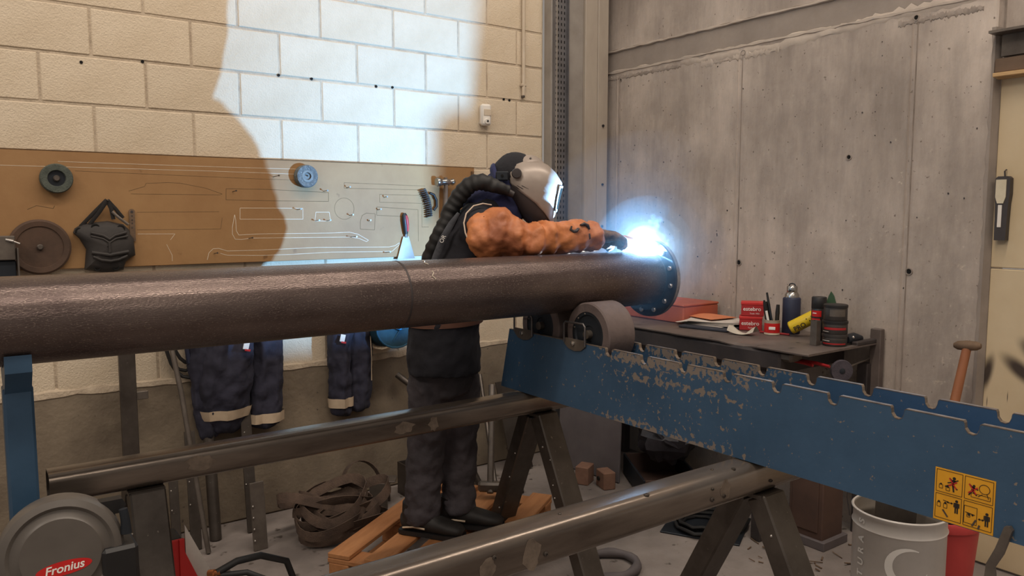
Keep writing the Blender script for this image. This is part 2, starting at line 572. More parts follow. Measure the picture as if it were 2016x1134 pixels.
def chipped_blue():
    """blue-green paint with chips of bare grey steel, denser towards the edges and the middle of the rail"""
    m = mat('chipped_blue_paint', (66, 96, 126), (56, 84, 112), 3, .42, .1, bump=.05)
    nt = m.node_tree
    nd, lk = nt.nodes, nt.links
    b = nd['Principled BSDF']
    src = b.inputs['Base Color'].links[0].from_socket
    geo = nd.new('ShaderNodeNewGeometry')
    sp = nd.new('ShaderNodeSeparateXYZ')
    lk.new(geo.outputs['Position'], sp.inputs[0])

    def mth(op, a, bb, c=None):
        n = nd.new('ShaderNodeMath')
        n.operation = op
        for i, x in enumerate((a, bb, c)):
            if x is None:
                continue
            if isinstance(x, (int, float)):
                n.inputs[i].default_value = x
            else:
                lk.new(x, n.inputs[i])
        return n.outputs[0]

    def smooth(val, a, bb):
        n = nd.new('ShaderNodeMapRange')
        n.interpolation_type = 'SMOOTHSTEP'
        lk.new(val, n.inputs[0])
        n.inputs[1].default_value = a
        n.inputs[2].default_value = bb
        return n.outputs[0]
    y, z = sp.outputs[1], sp.outputs[2]
    band = mth('MULTIPLY', smooth(y, 1.22, 1.55), smooth(y, 2.12, 1.86))
    top = smooth(z, .955, 1.0)
    mid = smooth(mth('ABSOLUTE', mth('SUBTRACT', z, .935), 0), .02, .004)
    bot = smooth(z, .80, .772)
    edge = mth('MULTIPLY', mth('MAXIMUM', mth('MAXIMUM', mth('MULTIPLY', top, 1.5), bot), mid), band)
    dens = mth('MULTIPLY_ADD', band, .055, mth('MULTIPLY', edge, .13))
    n1 = nd.new('ShaderNodeTexNoise')
    n1.inputs['Scale'].default_value = 62
    n1.inputs['Detail'].default_value = 4
    n1.inputs['Roughness'].default_value = .6
    lk.new(geo.outputs['Position'], n1.inputs['Vector'])
    v = mth('ADD', n1.outputs['Fac'], dens)
    mask = smooth(v, .665, .69)
    mx = nd.new('ShaderNodeMix')
    mx.data_type = 'RGBA'
    mx.inputs[7].default_value = srgb(134, 124, 116)
    lk.new(mask, mx.inputs[0])
    lk.new(src, mx.inputs[6])
    lk.new(mx.outputs[2], b.inputs['Base Color'])
    return m


M['rail'] = chipped_blue()


def emission(name, col, strength):
    m = bpy.data.materials.new(name)
    m.use_nodes = True
    nt = m.node_tree
    nt.nodes.clear()
    o = nt.nodes.new('ShaderNodeOutputMaterial')
    e = nt.nodes.new('ShaderNodeEmission')
    e.inputs[0].default_value = (*col, 1)
    e.inputs[1].default_value = strength
    nt.links.new(e.outputs[0], o.inputs['Surface'])
    return m


def fume(name, dens, col=(.75, .9, 1.0), aniso=0.0):
    m = bpy.data.materials.new(name)
    m.use_nodes = True
    nt = m.node_tree
    nt.nodes.clear()
    o = nt.nodes.new('ShaderNodeOutputMaterial')
    v = nt.nodes.new('ShaderNodeVolumeScatter')
    v.inputs['Color'].default_value = (*col, 1)
    v.inputs['Density'].default_value = dens
    v.inputs['Anisotropy'].default_value = aniso
    nt.links.new(v.outputs[0], o.inputs['Volume'])
    return m


# ------------------------------------------------------------------ the setting
WY = 3.735          # face of the block wall
WX = 3.44           # face of the concrete wall
g = G().box((1.2, 1.0, -.05), (5.6, 6.4, .1))
struct(g.build('floor', M['floor'], smooth=False), 'grey dusty concrete workshop floor')

# block wall: mortar backing and every block a piece of its own
ZP = .726
CH = .201
XL, XR = -1.45, 2.945
ZT = ZP + 13 * CH
g = G().box(((XL + XR) / 2, WY + .06, (ZP + ZT) / 2), (XR - XL, .11, ZT - ZP))
wall = struct(g.build('wall_left', M['mortar'], smooth=False), 'wall of white painted concrete blocks with open joints')
_cache = {}


def block_at(xa, xb, k):
    w = round(xb - xa, 3)
    key = w
    zc = ZP + (k + .5) * CH
    if key not in _cache:
        gg = G().box((0, 0, 0), (w - .009, .06, CH - .010), .004)
        me = bpy.data.meshes.new('block')
        me.from_pydata([tuple(p) for p in gg.v], [], gg.f)
        me.materials.append(M['block'])
        _cache[key] = me
    o = bpy.data.objects.new('block', _cache[key])
    COL.objects.link(o)
    o.parent = wall
    o.location = Vector(((xa + xb) / 2, WY + .03 + random.uniform(0, .0015), zc)) - wall.location


for k in range(13):
    off = .545 if k % 2 else .353
    j = off - 6 * .4
    xs = [XL]
    while j < XR - .06:
        if j > XL + .06:
            xs.append(j)
        j += .4
    xs.append(XR)
    for a, b_ in zip(xs, xs[1:]):
        block_at(a, b_, k)
for x, z in ((.506, 2.105), (.742, 2.134), (1.341, 2.137), (1.505, 2.136), (1.852, 2.132), (1.946, 2.136), (2.66, 2.135), (2.70, 2.132)):
    G().cyl((x, WY - .0016, z), (x, WY + .02, z), .0065, 10).build('drill_hole', M['hole'], wall)

g = G().box(((XL + XR) / 2, WY + .055, ZP / 2), (XR - XL, .12, ZP), .01)
struct(g.build('baseboard_left', M['plinth'], smooth=False), 'low rough concrete plinth under the block wall')
# crumbly mortar fillet along the plinth top
rows = []
for i in range(90):
    x = XL + (XR - XL) * i / 89
    h = .012 + random.uniform(0, .014)
    rows.append([(x, WY + .01, ZP + h + .004), (x, WY - .007, ZP + h * .4), (x, WY - .009, ZP - .008 - random.uniform(0, .012)), (x, WY + .01, ZP - .03)])
struct(G().sheet(rows).build('trim_1', M['mortar']), 'crumbly mortar bead on top of the plinth')

# corner column: perforated tray, grey web and lighter flange
g = G()
g.box((3.30, 3.79, 1.7), (.40, .12, 3.4))
struct(g.build('trim_3', M['steel_col'], smooth=False), 'grey steel column back plate in the corner')
col = thing('steel_column', 'tall grey steel column in the corner between the two walls', 'column', (3.25, 3.68, 0))
G().box((2.978, 3.70, 1.7), (.052, .07, 3.4), .004).build('edge_strip', M['steel_col'], col)
G().box((3.135, 3.695, 1.7), (.135, .06, 3.4), .003).build('web', M['steel_col'], col)
G().box((3.252, 3.68, 1.7), (.10, .07, 3.4), .004).build('flange', M['steel_col2'], col)
G().box((3.345, 3.672, 1.7), (.085, .06, 3.4), .004).build('flange', M['steel_col2'], col)
for z, s in ((2.02, .008), (1.66, .007), (1.40, .008)):
    G().cyl((3.345, 3.645, z), (3.345, 3.634, z), s, 10).build('bolt', M['flange'], col)
tray = thing('cable_tray', 'perforated grey metal strip running up beside the steel column', 'cable tray', (3.02, 3.64, 0))
G().box((3.018, 3.672, 1.7), (.112, .012, 3.4), .002).build('plate', M['galv'], tray)
G().box((2.966, 3.66, 1.7), (.006, .03, 3.4)).build('lip', M['galv'], tray)
G().box((3.071, 3.66, 1.7), (.006, .03, 3.4)).build('lip', M['galv'], tray)
g = G()
for i in range(78):
    z = .75 + i * .0335
    for j in range(4):
        w = .012 if j == 0 else .006
        g.box((2.982 + j * .0235, 3.6655, z), (w, .002, .010 if j == 0 else .016))
s = g.build('slot', M['hole'], tray, smooth=False)
s['kind'] = 'stuff'

# concrete wall with its formwork marks
wr = struct(G().box((WX + .09, 2.62, 1.17), (.18, 2.35, 2.36), .006).build('wall_right', M['concrete'], smooth=False), 'rough cast concrete wall with board marks and stains')
G().box((WX + .098, 2.62, 2.415), (.18, 2.35, .135)).build('pour_band', M['concrete_dark'], wr, smooth=False)
G().box((WX + .09, 2.62, 2.98), (.18, 2.35, 1.0), .01).build('upper_pour', M['concrete'], wr, smooth=False)
random.seed(3)


def ragged(y0, y1, zf, hw, x=WX, th=.006, n=60, name='pour_joint', m='plaster'):
    rows = []
    for i in range(n):
        y = y0 + (y1 - y0) * i / (n - 1)
        z = zf(y)
        a, b_ = hw * random.uniform(.3, 1.2), hw * random.uniform(.3, 1.2)
        d = th * random.uniform(.5, 1.4)
        rows.append([(x + .004, y, z + a), (x - d, y, z + a * .5), (x - d, y, z - b_ * .5), (x + .004, y, z - b_)])
    return G().sheet(rows).build(name, M[m], wr)


ragged(3.73, 1.5, lambda y: 2.483, .010)
ragged(3.73, 1.46, lambda y: 2.352, .013)
ragged(3.1, 1.5, lambda y: 2.335 - .02 * math.sin(y * 3), .034, th=.003, m='plaster')
ragged(2.95, 2.45, lambda y: 2.30, .03, th=.0035, m='plaster')
ragged(3.70, 3.1, lambda y: 2.315, .02, th=.003, m='concrete_dark')
ragged(1.85, 1.5, lambda y: 2.305, .022, th=.003, m='concrete_dark')
for y in (3.59, 2.674, 1.762):
    for dy in (0, .022):
        rows = []
        for i in range(50):
            z = .02 + 2.30 * i / 49
            rows.append([(WX + .003, y + dy - .004 - .001 * random.random(), z), (WX - .004 - .004 * random.random(), y + dy, z), (WX + .003, y + dy + .004, z)])
        G().sheet(rows).build('form_seam', M['concrete'] if dy else M['seam'], wr)
for y, z, r in ((2.671, 2.316, .011), (1.77, 2.318, .010), (2.662, 1.219, .013), (1.75, 1.225, .012), (2.055, 1.741, .010), (3.585, 2.30, .008), (3.56, 1.30, .008)):
    G().lathe((WX - .0015, y, z), (-1, 0, 0), [(r * 1.5, -.004), (r * 1.35, .003), (r, .003), (r * .9, -.02)], 14).build('tie_hole_ring', M['concrete_dark'], wr)
    G().cyl((WX - .0018, y, z), (WX + .01, y, z), r * .9, 12).build('tie_hole', M['hole'], wr)
for i in range(60):
    y, z = random.uniform(1.5, 3.6), random.uniform(.95, 2.3)
    r = random.uniform(.0015, .004)
    gg = G()
    n = 7
    gg.prism([(r * random.uniform(.5, 1.3) * math.cos(2 * PI * k / n), r * random.uniform(.6, 1.6) * math.sin(2 * PI * k / n)) for k in range(n)], (WX - .0008, y, z), (0, -1, 0), (0, 0, 1), .002)
    gg.build('blow_hole', M['bench_dark'] if i % 4 else M['hole'], wr)

# cream sheet panels closing the opening to the right of the concrete wall
dr = struct(G().box((WX + .05, .80, 1.64), (.03, 1.27, .76), .003).build('door_1', M['panel'], smooth=False), 'cream panel closing the opening beside the concrete wall')
G().box((WX + .05, .80, .632), (.03, 1.27, 1.245), .003).build('lower_panel', M['panel'], dr, smooth=False)
G().box((WX + .06, .80, 2.7), (.03, 1.27, 1.3), .003).build('upper_panel', M['concrete'], dr, smooth=False)


def sooty_panel():
    """cream paint with two blurred soot stains and their drips"""
    m = mat('sooty_cream_panel', (214, 196, 164), (200, 180, 146), 2.2, .55)
    nt = m.node_tree
    nd, lk = nt.nodes, nt.links
    b = nd['Principled BSDF']
    src = b.inputs['Base Color'].links[0].from_socket
    geo = nd.new('ShaderNodeNewGeometry')
    prev = None
    for cy, cz, sy, sz, tilt in ((1.425, .82, .030, .11, .2), (1.30, .85, .045, .12, -.9), (1.25, .93, .05, .10, -.9), (1.418, .70, .0022, .03, 0), (1.342, .735, .0022, .03, 0)):
        mp = nd.new('ShaderNodeMapping')
        mp.vector_type = 'TEXTURE'
        mp.inputs['Location'].default_value = (WX, cy, cz)
        mp.inputs['Rotation'].default_value = (tilt, 0, 0)
        mp.inputs['Scale'].default_value = (1, sy, sz)
        lk.new(geo.outputs['Position'], mp.inputs[0])
        ln = nd.new('ShaderNodeVectorMath')
        ln.operation = 'LENGTH'
        lk.new(mp.outputs[0], ln.inputs[0])
        mr = nd.new('ShaderNodeMapRange')
        mr.interpolation_type = 'SMOOTHSTEP'
        mr.inputs[1].default_value = 1.0
        mr.inputs[2].default_value = .25
        lk.new(ln.outputs['Value'], mr.inputs[0])
        if prev is None:
            prev = mr.outputs[0]
        else:
            mx = nd.new('ShaderNodeMath')
            mx.operation = 'MAXIMUM'
            lk.new(prev, mx.inputs[0])
            lk.new(mr.outputs[0], mx.inputs[1])
            prev = mx.outputs[0]
    mx = nd.new('ShaderNodeMix')
    mx.data_type = 'RGBA'
    mx.inputs[7].default_value = srgb(70, 60, 54)
    lk.new(prev, mx.inputs[0])
    lk.new(src, mx.inputs[6])
    lk.new(mx.outputs[2], b.inputs['Base Color'])
    return m


M['sooty'] = sooty_panel()
for c in dr.children:
    if c.name.startswith('lower_panel'):
        c.data.materials[0] = M['sooty']
lin = thing('steel_lintel', 'grey steel channel lintel above the pale timbers at the right edge', 'lintel', (WX, .9, 2.07))
G().box((WX - .02, .83, 2.19), (.09, 1.24, .010)).build('top_flange', M['greysteel'], lin, smooth=False)
G().box((WX + .02, .82, 2.145), (.02, 1.22, .085)).build('web', M['greysteel'], lin, smooth=False)
tag(G().box((WX + .005, .82, 2.063), (.05, 1.24, .055), .003).build('timber_batten', M['timber_dark']), 'dark wooden batten directly under the steel lintel', 'timber')
for i, (x, lab) in enumerate(((WX - .02, 'pale timber lath nearest the room under the dark batten'), (WX + .013, 'pale timber lath against the panel under the dark batten'))):
    tag(G().box((x, .82, 2.026 - .004 * i), (.03, 1.24, .016), .002).build('timber_lath', M['timber']), lab, 'timber')
rows = []
for i in range(60):
    z = .02 + 2.2 * i / 59
    a = random.uniform(.002, .012)
    rows.append([(WX + .035, 1.437 - a * .3, z), (WX - .003, 1.448, z), (WX - .003, 1.452 + a, z), (WX + .01, 1.46 + a, z)])
struct(G().sheet(rows).build('trim_2', M['concrete_dark']), 'broken edge of the concrete wall')

# ------------------------------------------------------------------ tool board and what hangs on it
BY = WY - .019       # front face of the board
bd = thing('tool_board', 'long tan chipboard tool board fixed to the block wall', 'board', (1.1, WY - .012, 1.25))
g = G().box((1.07, WY - .0105, 1.4925), (2.74, .018, .485), .002)
g.build('panel', M['board'], bd, smooth=False)
G().box((1.07, WY - .0105, 1.7365), (2.74, .019, .004)).build('top_edge', M['board_edge'], bd, smooth=False)
G().box((2.425, WY - .022, 1.70), (.016, .010, .03), .001).build('clip', M['board_edge'], bd, smooth=False)


def line(pts, m='chalk', r=.0011, closed=False):
    P = [(x, BY - .0006, z) for x, z in pts]
    if closed:
        P = P + P[:1]
    g = G()
    for p, q in zip(P, P[1:]):
        g.loft([p, q], [(r, .0006)] * 2, 4, (0, 1, 0))
    g.build('drawn_outline', M[m], bd, smooth=False)


line([(1.132, 1.505), (1.436, 1.505), (1.435, 1.452), (1.13, 1.453)], closed=True)
line([(1.502, 1.486), (1.572, 1.486), (1.578, 1.443), (1.496, 1.442)], closed=True)
line([(1.106, 1.474), (1.094, 1.417), (1.093, 1.384), (1.105, 1.36), (1.135, 1.358), (1.182, 1.364), (1.685, 1.36), (1.732, 1.352), (1.772, 1.335), (1.784, 1.342), (1.725, 1.374), (1.678, 1.385), (1.585, 1.382), (1.223, 1.383), (1.122, 1.379), (1.111, 1.4), (1.11, 1.45)], closed=True)
line([(0.976, 1.268), (0.984, 1.3), (1.003, 1.318), (1.029, 1.319), (1.067, 1.306), (1.221, 1.306), (1.507, 1.312), (1.903, 1.304), (1.937, 1.31), (1.963, 1.325), (1.965, 1.317), (1.92, 1.281), (1.861, 1.281), (1.582, 1.286), (1.36, 1.281), (1.22, 1.28), (1.067, 1.286), (1.035, 1.296)])
line([(.4, 1.692), (1.016, 1.692), (1.407, 1.694)], r=.0009)
line([(-.2, 1.668), (.199, 1.67), (1.016, 1.672), (1.407, 1.67)], r=.0009)
line([(.688, 1.391), (.841, 1.389), (.821, 1.363)], r=.0009)
line([(.804, 1.343), (.825, 1.295), (.825, 1.268)], r=.0009)
D = 'pencil'
line([(1.071, 1.594), (1.271, 1.594), (1.571, 1.584), (1.57, 1.54), (1.311, 1.54), (1.069, 1.543)], D, closed=True)
line([(1.6535 + .053 * math.cos(2 * PI * k / 28), 1.504 + .054 * math.sin(2 * PI * k / 28)) for k in range(28)], D, .0009, True)
line([(1.739, 1.4), (1.74, 1.44), (1.751, 1.47), (1.775, 1.482), (1.824, 1.478), (1.82, 1.395)], D, closed=True)
line([(2.124, 1.627), (1.656, 1.635), (1.655, 1.607), (2.123, 1.606)], D, .0009)
line([(2.114, 1.577), (1.852, 1.579), (1.851, 1.538), (2.105, 1.534)], D, .0009)
line([(2.078, 1.33), (2.078, 1.5), (1.834, 1.514), (1.833, 1.471), (2.016, 1.462)], D)
line([(2.103, 1.535), (2.101, 1.407), (2.143, 1.407)], D)
line([(.66, 1.576), (.724, 1.597), (.731, 1.611), (.818, 1.616), (.869, 1.615), (.979, 1.595), (1.053, 1.569), (1.039, 1.565), (.668, 1.564)], D, .0009)
line([(.689, 1.485), (1.036, 1.488)], D, .0009)
line([(.686, 1.409), (1.041, 1.409), (1.049, 1.461)], D, .0009)
line([(.283, 1.496), (.316, 1.512), (.374, 1.5), (.38, 1.512)], D)
line([(.46, 1.656), (1.2, 1.643), (1.5, 1.64)], D, .0008)
for x0, z0, x1, z1 in ((1.293, 1.654, 1.345, 1.643), (1.544, 1.589, 1.567, 1.585), (1.406, 1.498, 1.43, 1.495), (1.685, 1.36, 1.735, 1.358), (1.878, 1.276, 1.913, 1.275), (1.167, 1.363, 1.19, 1.361), (1.498, 1.443, 1.52, 1.441), (1.557, 1.443, 1.578, 1.441), (1.782, 1.441, 1.784, 1.442), (1.679, 1.47, 1.697, 1.467), (1.874, 1.563, 1.887, 1.56), (1.837, 1.498, 1.85, 1.495), (1.667, 1.609, 1.682, 1.606), (1.006, 1.296, 1.027, 1.294), (1.10, 1.58, 1.12, 1.579)):
    # the nails stick out towards the room; the measured shift of the tip is turned into length
    L_ = .02 + min(.05, abs(x1 - x0) * .8)
    g = G().cyl((x0, BY + .004, z0), (x0 + .006, BY - L_, z0 + .004), .0017, 8)
    g.cyl((x0 + .006, BY - L_, z0 + .004), (x0 + .006, BY - L_ - .0015, z0 + .004), .0042, 10)
    g.build('nail', M['nail'], bd)

# grinding wheels on the board
w = thing('grinding_wheel', 'small green-grey abrasive wheel hanging at the left end of the board', 'grinding wheel', (.389, BY, 1.622))
G().lathe((.389, BY - .002, 1.622), (0, -1, 0), [(.022, 0), (.056, 0), (.060, .006), (.060, .030), (.056, .036), (.034, .036), (.031, .022), (.022, .022)], 36, False).build('abrasive', M['abrasive'], w)
G().lathe((.389, BY - .002, 1.622), (0, -1, 0), [(.034, .004), (.034, .024), (.012, .024), (.012, .030), (.002, .030)], 28).build('recess', M['hub'], w)
G().lathe((.389, BY - .002, 1.622), (0, -1, 0), [(.010, .02), (.013, .032), (.009, .038), (.001, .038)], 14).build('nut', M['greysteel'], w)
w = thing('grinding_wheel', 'speckled grey abrasive wheel hanging in the brightly lit middle of the board', 'grinding wheel', (1.447, BY, 1.66))
G().lathe((1.447, BY - .002, 1.66), (0, -1, 0), [(.016, 0), (.050, 0), (.055, .005), (.055, .036), (.051, .042), (.030, .042), (.026, .040), (.016, .040)], 36, False).build('abrasive', M['abrasive2'], w)
G().lathe((1.447, BY - .002, 1.66), (0, -1, 0), [(.029, .036), (.029, .0435), (.018, .0435), (.014, .034), (.001, .034)], 28).build('hub_ring', M['greysteel'], w)
G().loft([(1.447, BY, 1.66), (1.449, BY - .052, 1.662)], .003, 8).build('nail', M['nail'], w)
w = thing('fibre_disc', 'large brown round disc leaning on the board at the far left', 'disc', (.318, BY, 1.345))
G().lathe((.318, BY - .004, 1.344), (0, -1, 0), [(.004, 0), (.106, 0), (.112, .004), (.112, .020), (.104, .026), (.085, .024), (.083, .020), (.012, .018), (.011, .022), (.001, .022)], 48).build('disc', M['brown_disc'], w)
G().lathe((.318, BY - .026, 1.344), (0, -1, 0), [(.012, 0), (.012, .004), (.008, .008), (.001, .008)], 16).build('centre_bolt', M['greysteel'], w)
b_ = thing('clamp_bracket', 'grey steel angle bracket with a bolt in front of the brown disc', 'bracket', (.18, 3.62, 1.2))
G().box((.17, 3.655, 1.345), (.12, .05, .095), .003).build('block', M['greysteel'], b_, smooth=False)
G().box((.17, 3.665, 1.25), (.12, .04, .09), .003).build('lower_block', M['hub'], b_, smooth=False)
G().box((.236, 3.645, 1.27), (.006, .06, .15), .001).build('plate', M['greysteel'], b_, smooth=False)
G().loft([(.20, 3.632, 1.378), (.225, 3.62, 1.372)], .006, 10).build('bolt', M['bolt'], b_)
G().loft([(.222, 3.622, 1.372), (.245, 3.612, 1.362)], .0035, 8).build('bolt', M['bolt'], b_)
tag(b_, 'grey steel angle bracket with a bolt in front of the brown disc', 'bracket')

# knee pad hanging by its straps
kp = thing('knee_pad', 'charcoal moulded knee pad hanging from its straps on the board', 'knee pad', (.57, BY, 1.24))
outl = [(.475, 1.245), (.485, 1.33), (.462, 1.375), (.440, 1.40), (.447, 1.418), (.475, 1.436), (.515, 1.442), (.57, 1.448), (.63, 1.434), (.652, 1.41), (.655, 1.39), (.668, 1.372), (.672, 1.30), (.655, 1.292), (.632, 1.272), (.622, 1.238), (.56, 1.226)]
rows = []
cx, cz = .56, 1.34
for t, y in ((1.0, BY - .004), (1.0, BY - .018), (.93, BY - .034), (.75, BY - .044), (.5, BY - .052), (.25, BY - .056), (.02, BY - .057)):
    rows.append([(cx + (x - cx) * t, y, cz + (z - cz) * t) for x, z in outl + outl[:1]])
G().sheet(rows).build('pad', M['knee'], kp, ang=60)
# raised ribs and slots
for pts, r in (([(.50, 1.40), (.545, 1.388), (.568, 1.372), (.59, 1.388), (.635, 1.40)], .007), ([(.50, 1.386), (.545, 1.374), (.567, 1.357), (.592, 1.374), (.64, 1.384)], .005), ([(.567, 1.36), (.567, 1.315)], .006), ([(.50, 1.318), (.567, 1.306), (.64, 1.318)], .008), ([(.505, 1.30), (.535, 1.285), (.57, 1.28), (.60, 1.285), (.635, 1.30)], .006)):
    G().loft([(x, BY - .045 - .012 * (1 - abs(x - .565) / .1), z) for x, z in pts], r, 8, (0, 1, 0)).build('rib', M['knee'], kp)
for x, z, sx in ((.462, 1.405, .014), (.52, 1.418, .016), (.615, 1.412, .016), (.52, 1.252, .012), (.59, 1.252, .012)):
    yy = BY - .030 - .012 * (1 - abs(x - .56) / .12)
    G().lathe((x, yy + .004, z), (0, -1, 0), [(sx * 1.25, 0), (sx * 1.1, .006), (sx * .8, .006), (sx * .7, .001), (.001, .001)], 12).build('slot', M['hole'], kp)
for a, b2, c_ in (((.467, BY - .02, 1.425), (.52, BY - .03, 1.485), (.569, BY - .03, 1.537)), ((.50, BY - .03, 1.435), (.537, BY - .036, 1.485), (.571, BY - .034, 1.536)), ((.571, BY - .03, 1.536), (.60, BY - .03, 1.50), (.628, BY - .03, 1.46)), ((.571, BY - .032, 1.534), (.583, BY - .034, 1.50), (.59, BY - .036, 1.455))):
    G().loft([a, b2, c_], [(.008, .0025)] * 3, 8, (0, 1, 0)).build('strap', M['strap'], kp)
G().loft([(.585, BY - .04, 1.487), (.61, BY - .045, 1.462), (.645, BY - .045, 1.432)], [(.006, .003)] * 3, 8, (0, 1, 0)).build('buckle', M['greysteel'], kp)
G().loft([(.571, BY + .002, 1.533), (.571, BY - .045, 1.536)], .003, 8).build('hook', M['nail'], kp)
wr_ = thing('flat_spanner', 'narrow rusty flat spanner hanging just right of the knee pad', 'spanner', (.665, BY, 1.37))
pl = [(.008 * math.cos(a), .062 + .012 * math.sin(a)) for a in [k * PI / 8 for k in range(9)]]
pl = [(.011, -.065), (.0115, .055)] + [(.0125 * math.cos(a), .062 + .0125 * math.sin(a)) for a in [k * PI / 8 for k in range(9)]] + [(-.0115, .055), (-.011, -.065)]
G().prism(pl, (.667, BY - .005, 1.425), (1, 0, 0), (0, 0, 1), .004).build('bar', M['rust'], wr_, smooth=False)
for z in (1.487, 1.47, 1.452, 1.438, 1.42):
    G().cyl((.667, BY - .0088, z), (.667, BY - .0102, z), .0055 if z > 1.48 else .003, 10).build('hole', M['bench_dark'] if z > 1.48 else M['nail'], wr_)

# scraper, wire brush and ball-peen hammer
sc = thing('putty_scraper', 'wide-bladed scraper with black and red handle standing against the board', 'scraper', (2.01, BY, 1.24))
G().prism([(-.052, -.06), (.052, -.06), (.016, .058), (-.016, .058)], (1.996, BY - .012, 1.30), (1, 0, 0), (0, 0, 1), .002).build('blade', M['steelcap'], sc, smooth=False)
G().loft([(1.996, BY - .014, 1.352), (1.996, BY - .015, 1.375)], [(.008, .004)] * 2, 10, (0, 1, 0)).build('ferrule', M['greysteel'], sc)
G().loft([(1.995, BY - .015, 1.37), (1.994, BY - .016, 1.40), (1.990, BY - .017, 1.44), (1.987, BY - .017, 1.47), (1.986, BY - .016, 1.482)], [(.010, .009), (.015, .011), (.017, .012), (.015, .011), (.008, .006)], 14, (0, 1, 0)).build('handle', M['black'], sc)
G().loft([(2.001, BY - .0265, 1.385), (2.000, BY - .029, 1.42), (1.995, BY - .029, 1.455), (1.992, BY - .026, 1.47)], [(.005, .003), (.007, .003), (.008, .003), (.005, .003)], 10, (0, 1, 0)).build('grip_inlay', M['redtool'], sc)
wb = thing('wire_brush', 'black wire brush hanging tilted on the board beside the hammer', 'wire brush', (2.13, BY, 1.47))
ex = Vector((.26, 0, -.966))      # along the back of the brush
ey = Vector((-.966, 0, -.26))     # direction of the bristles
o0 = Vector((2.122, BY - .018, 1.616))
prof = [(t, .012 * math.sin(PI * t / .155)) for t in [k * .155 / 10 for k in range(11)]]
poly = [(t, .000 - h) for t, h in prof] + [(t, .010 - h) for t, h in reversed(prof)]
G().prism(poly, o0 + Vector((0, .012, 0)), ex, ey, .024).build('back', M['black'], wb, smooth=False)
G().loft([o0 + ex * .03 + ey * -.012, o0 + ex * .045 + ey * -.034, o0 + ex * .078 + ey * -.042, o0 + ex * .11 + ey * -.034, o0 + ex * .125 + ey * -.012], .007, 10, (0, 1, 0)).build('handle', M['black'], wb)
g = G()
random.seed(5)
for r in range(4):
    for k in range(14):
        t = .004 + k * .0112
        hh = .012 * math.sin(PI * t / .155)
        p = o0 + ex * t + ey * (.011 - hh) + Vector((0, -.009 + r * .006, 0))
        q = p + ey * .036 + ex * random.uniform(-.0015, .0015)
        g.loft([p, q], [.0024, .0019], 5, (0, 1, 0))
br = g.build('bristles', M['wire'], wb)
br['kind'] = 'stuff'
hm = thing('ball_peen_hammer', 'steel ball-peen hammer with a worn wooden handle hanging on the board', 'hammer', (2.265, BY, 1.45))
hx = Vector((1, 0, .03)).normalized()
hc = Vector((2.225, BY - .045, 1.650))
G().lathe(hc, -hx, [(.001, -.062), (.014, -.056), (.019, -.044), (.014, -.030), (.017, -.016), (.020, 0), (.017, .016), (.016, .026), (.023, .034), (.024, .052), (.021, .057), (.001, .057)], 20).build('head', M['steelcap'], hm)
G().loft([hc + Vector((0, 0, .024)), hc + Vector((.002, 0, -.03)), hc + Vector((.0, .006, -.12)), hc + Vector((-.002, .012, -.20))], [(.009, .012), (.011, .014), (.013, .017), (.013, .016)], 12, (0, 1, 0)).build('handle', M['rust'], hm)
for dx in (-.02, .02):
    G().loft([(hc.x + dx, BY + .003, 1.632), (hc.x + dx, BY - .05, 1.634)], .002, 8).build('peg', M['nail'], hm)

# alarm sensor and conduit on the block wall
ps = thing('motion_sensor', 'white wall-mounted motion sensor with a small dark lens', 'sensor', (2.52, WY, 1.97))
Rz = Euler((0, 0, math.radians(-14))).to_matrix()
c0 = Vector((2.515, WY - .03, 2.033))
G().box(c0 + Vector((0, .008, 0)), (.062, .044, .118), .010, Rz).build('housing', M['white_plastic'], ps)
G().box(c0 + Rz @ Vector((.004, -.0145, .012)), (.044, .006, .036), .002, Rz).build('window', M['conduit'], ps)
G().loft([c0 + Rz @ Vector((.0, -.006, -.036)), c0 + Rz @ Vector((0, -.024, -.038))], [.018, .014], 16).build('camera_bump', M['white_plastic'], ps)
G().loft([c0 + Rz @ Vector((.002, -.022, -.037)), c0 + Rz @ Vector((.002, -.0255, -.037))], .006, 12).build('lens', M['black'], ps)
cd = thing('wall_conduit', 'cream conduit tube running down the block wall near the column', 'conduit', (2.79, WY, 2.15))
G().cyl((2.79, WY - .014, 2.165), (2.79, WY - .014, 3.33), .0105, 14).build('tube', M['conduit'], cd)
G().box((2.79, WY - .012, 2.225), (.036, .024, .016), .003).build('clip', M['conduit'], cd)
G().box((2.79, WY - .010, 2.160), (.016, .020, .014), .002).build('end_cap', M['greysteel'], cd)

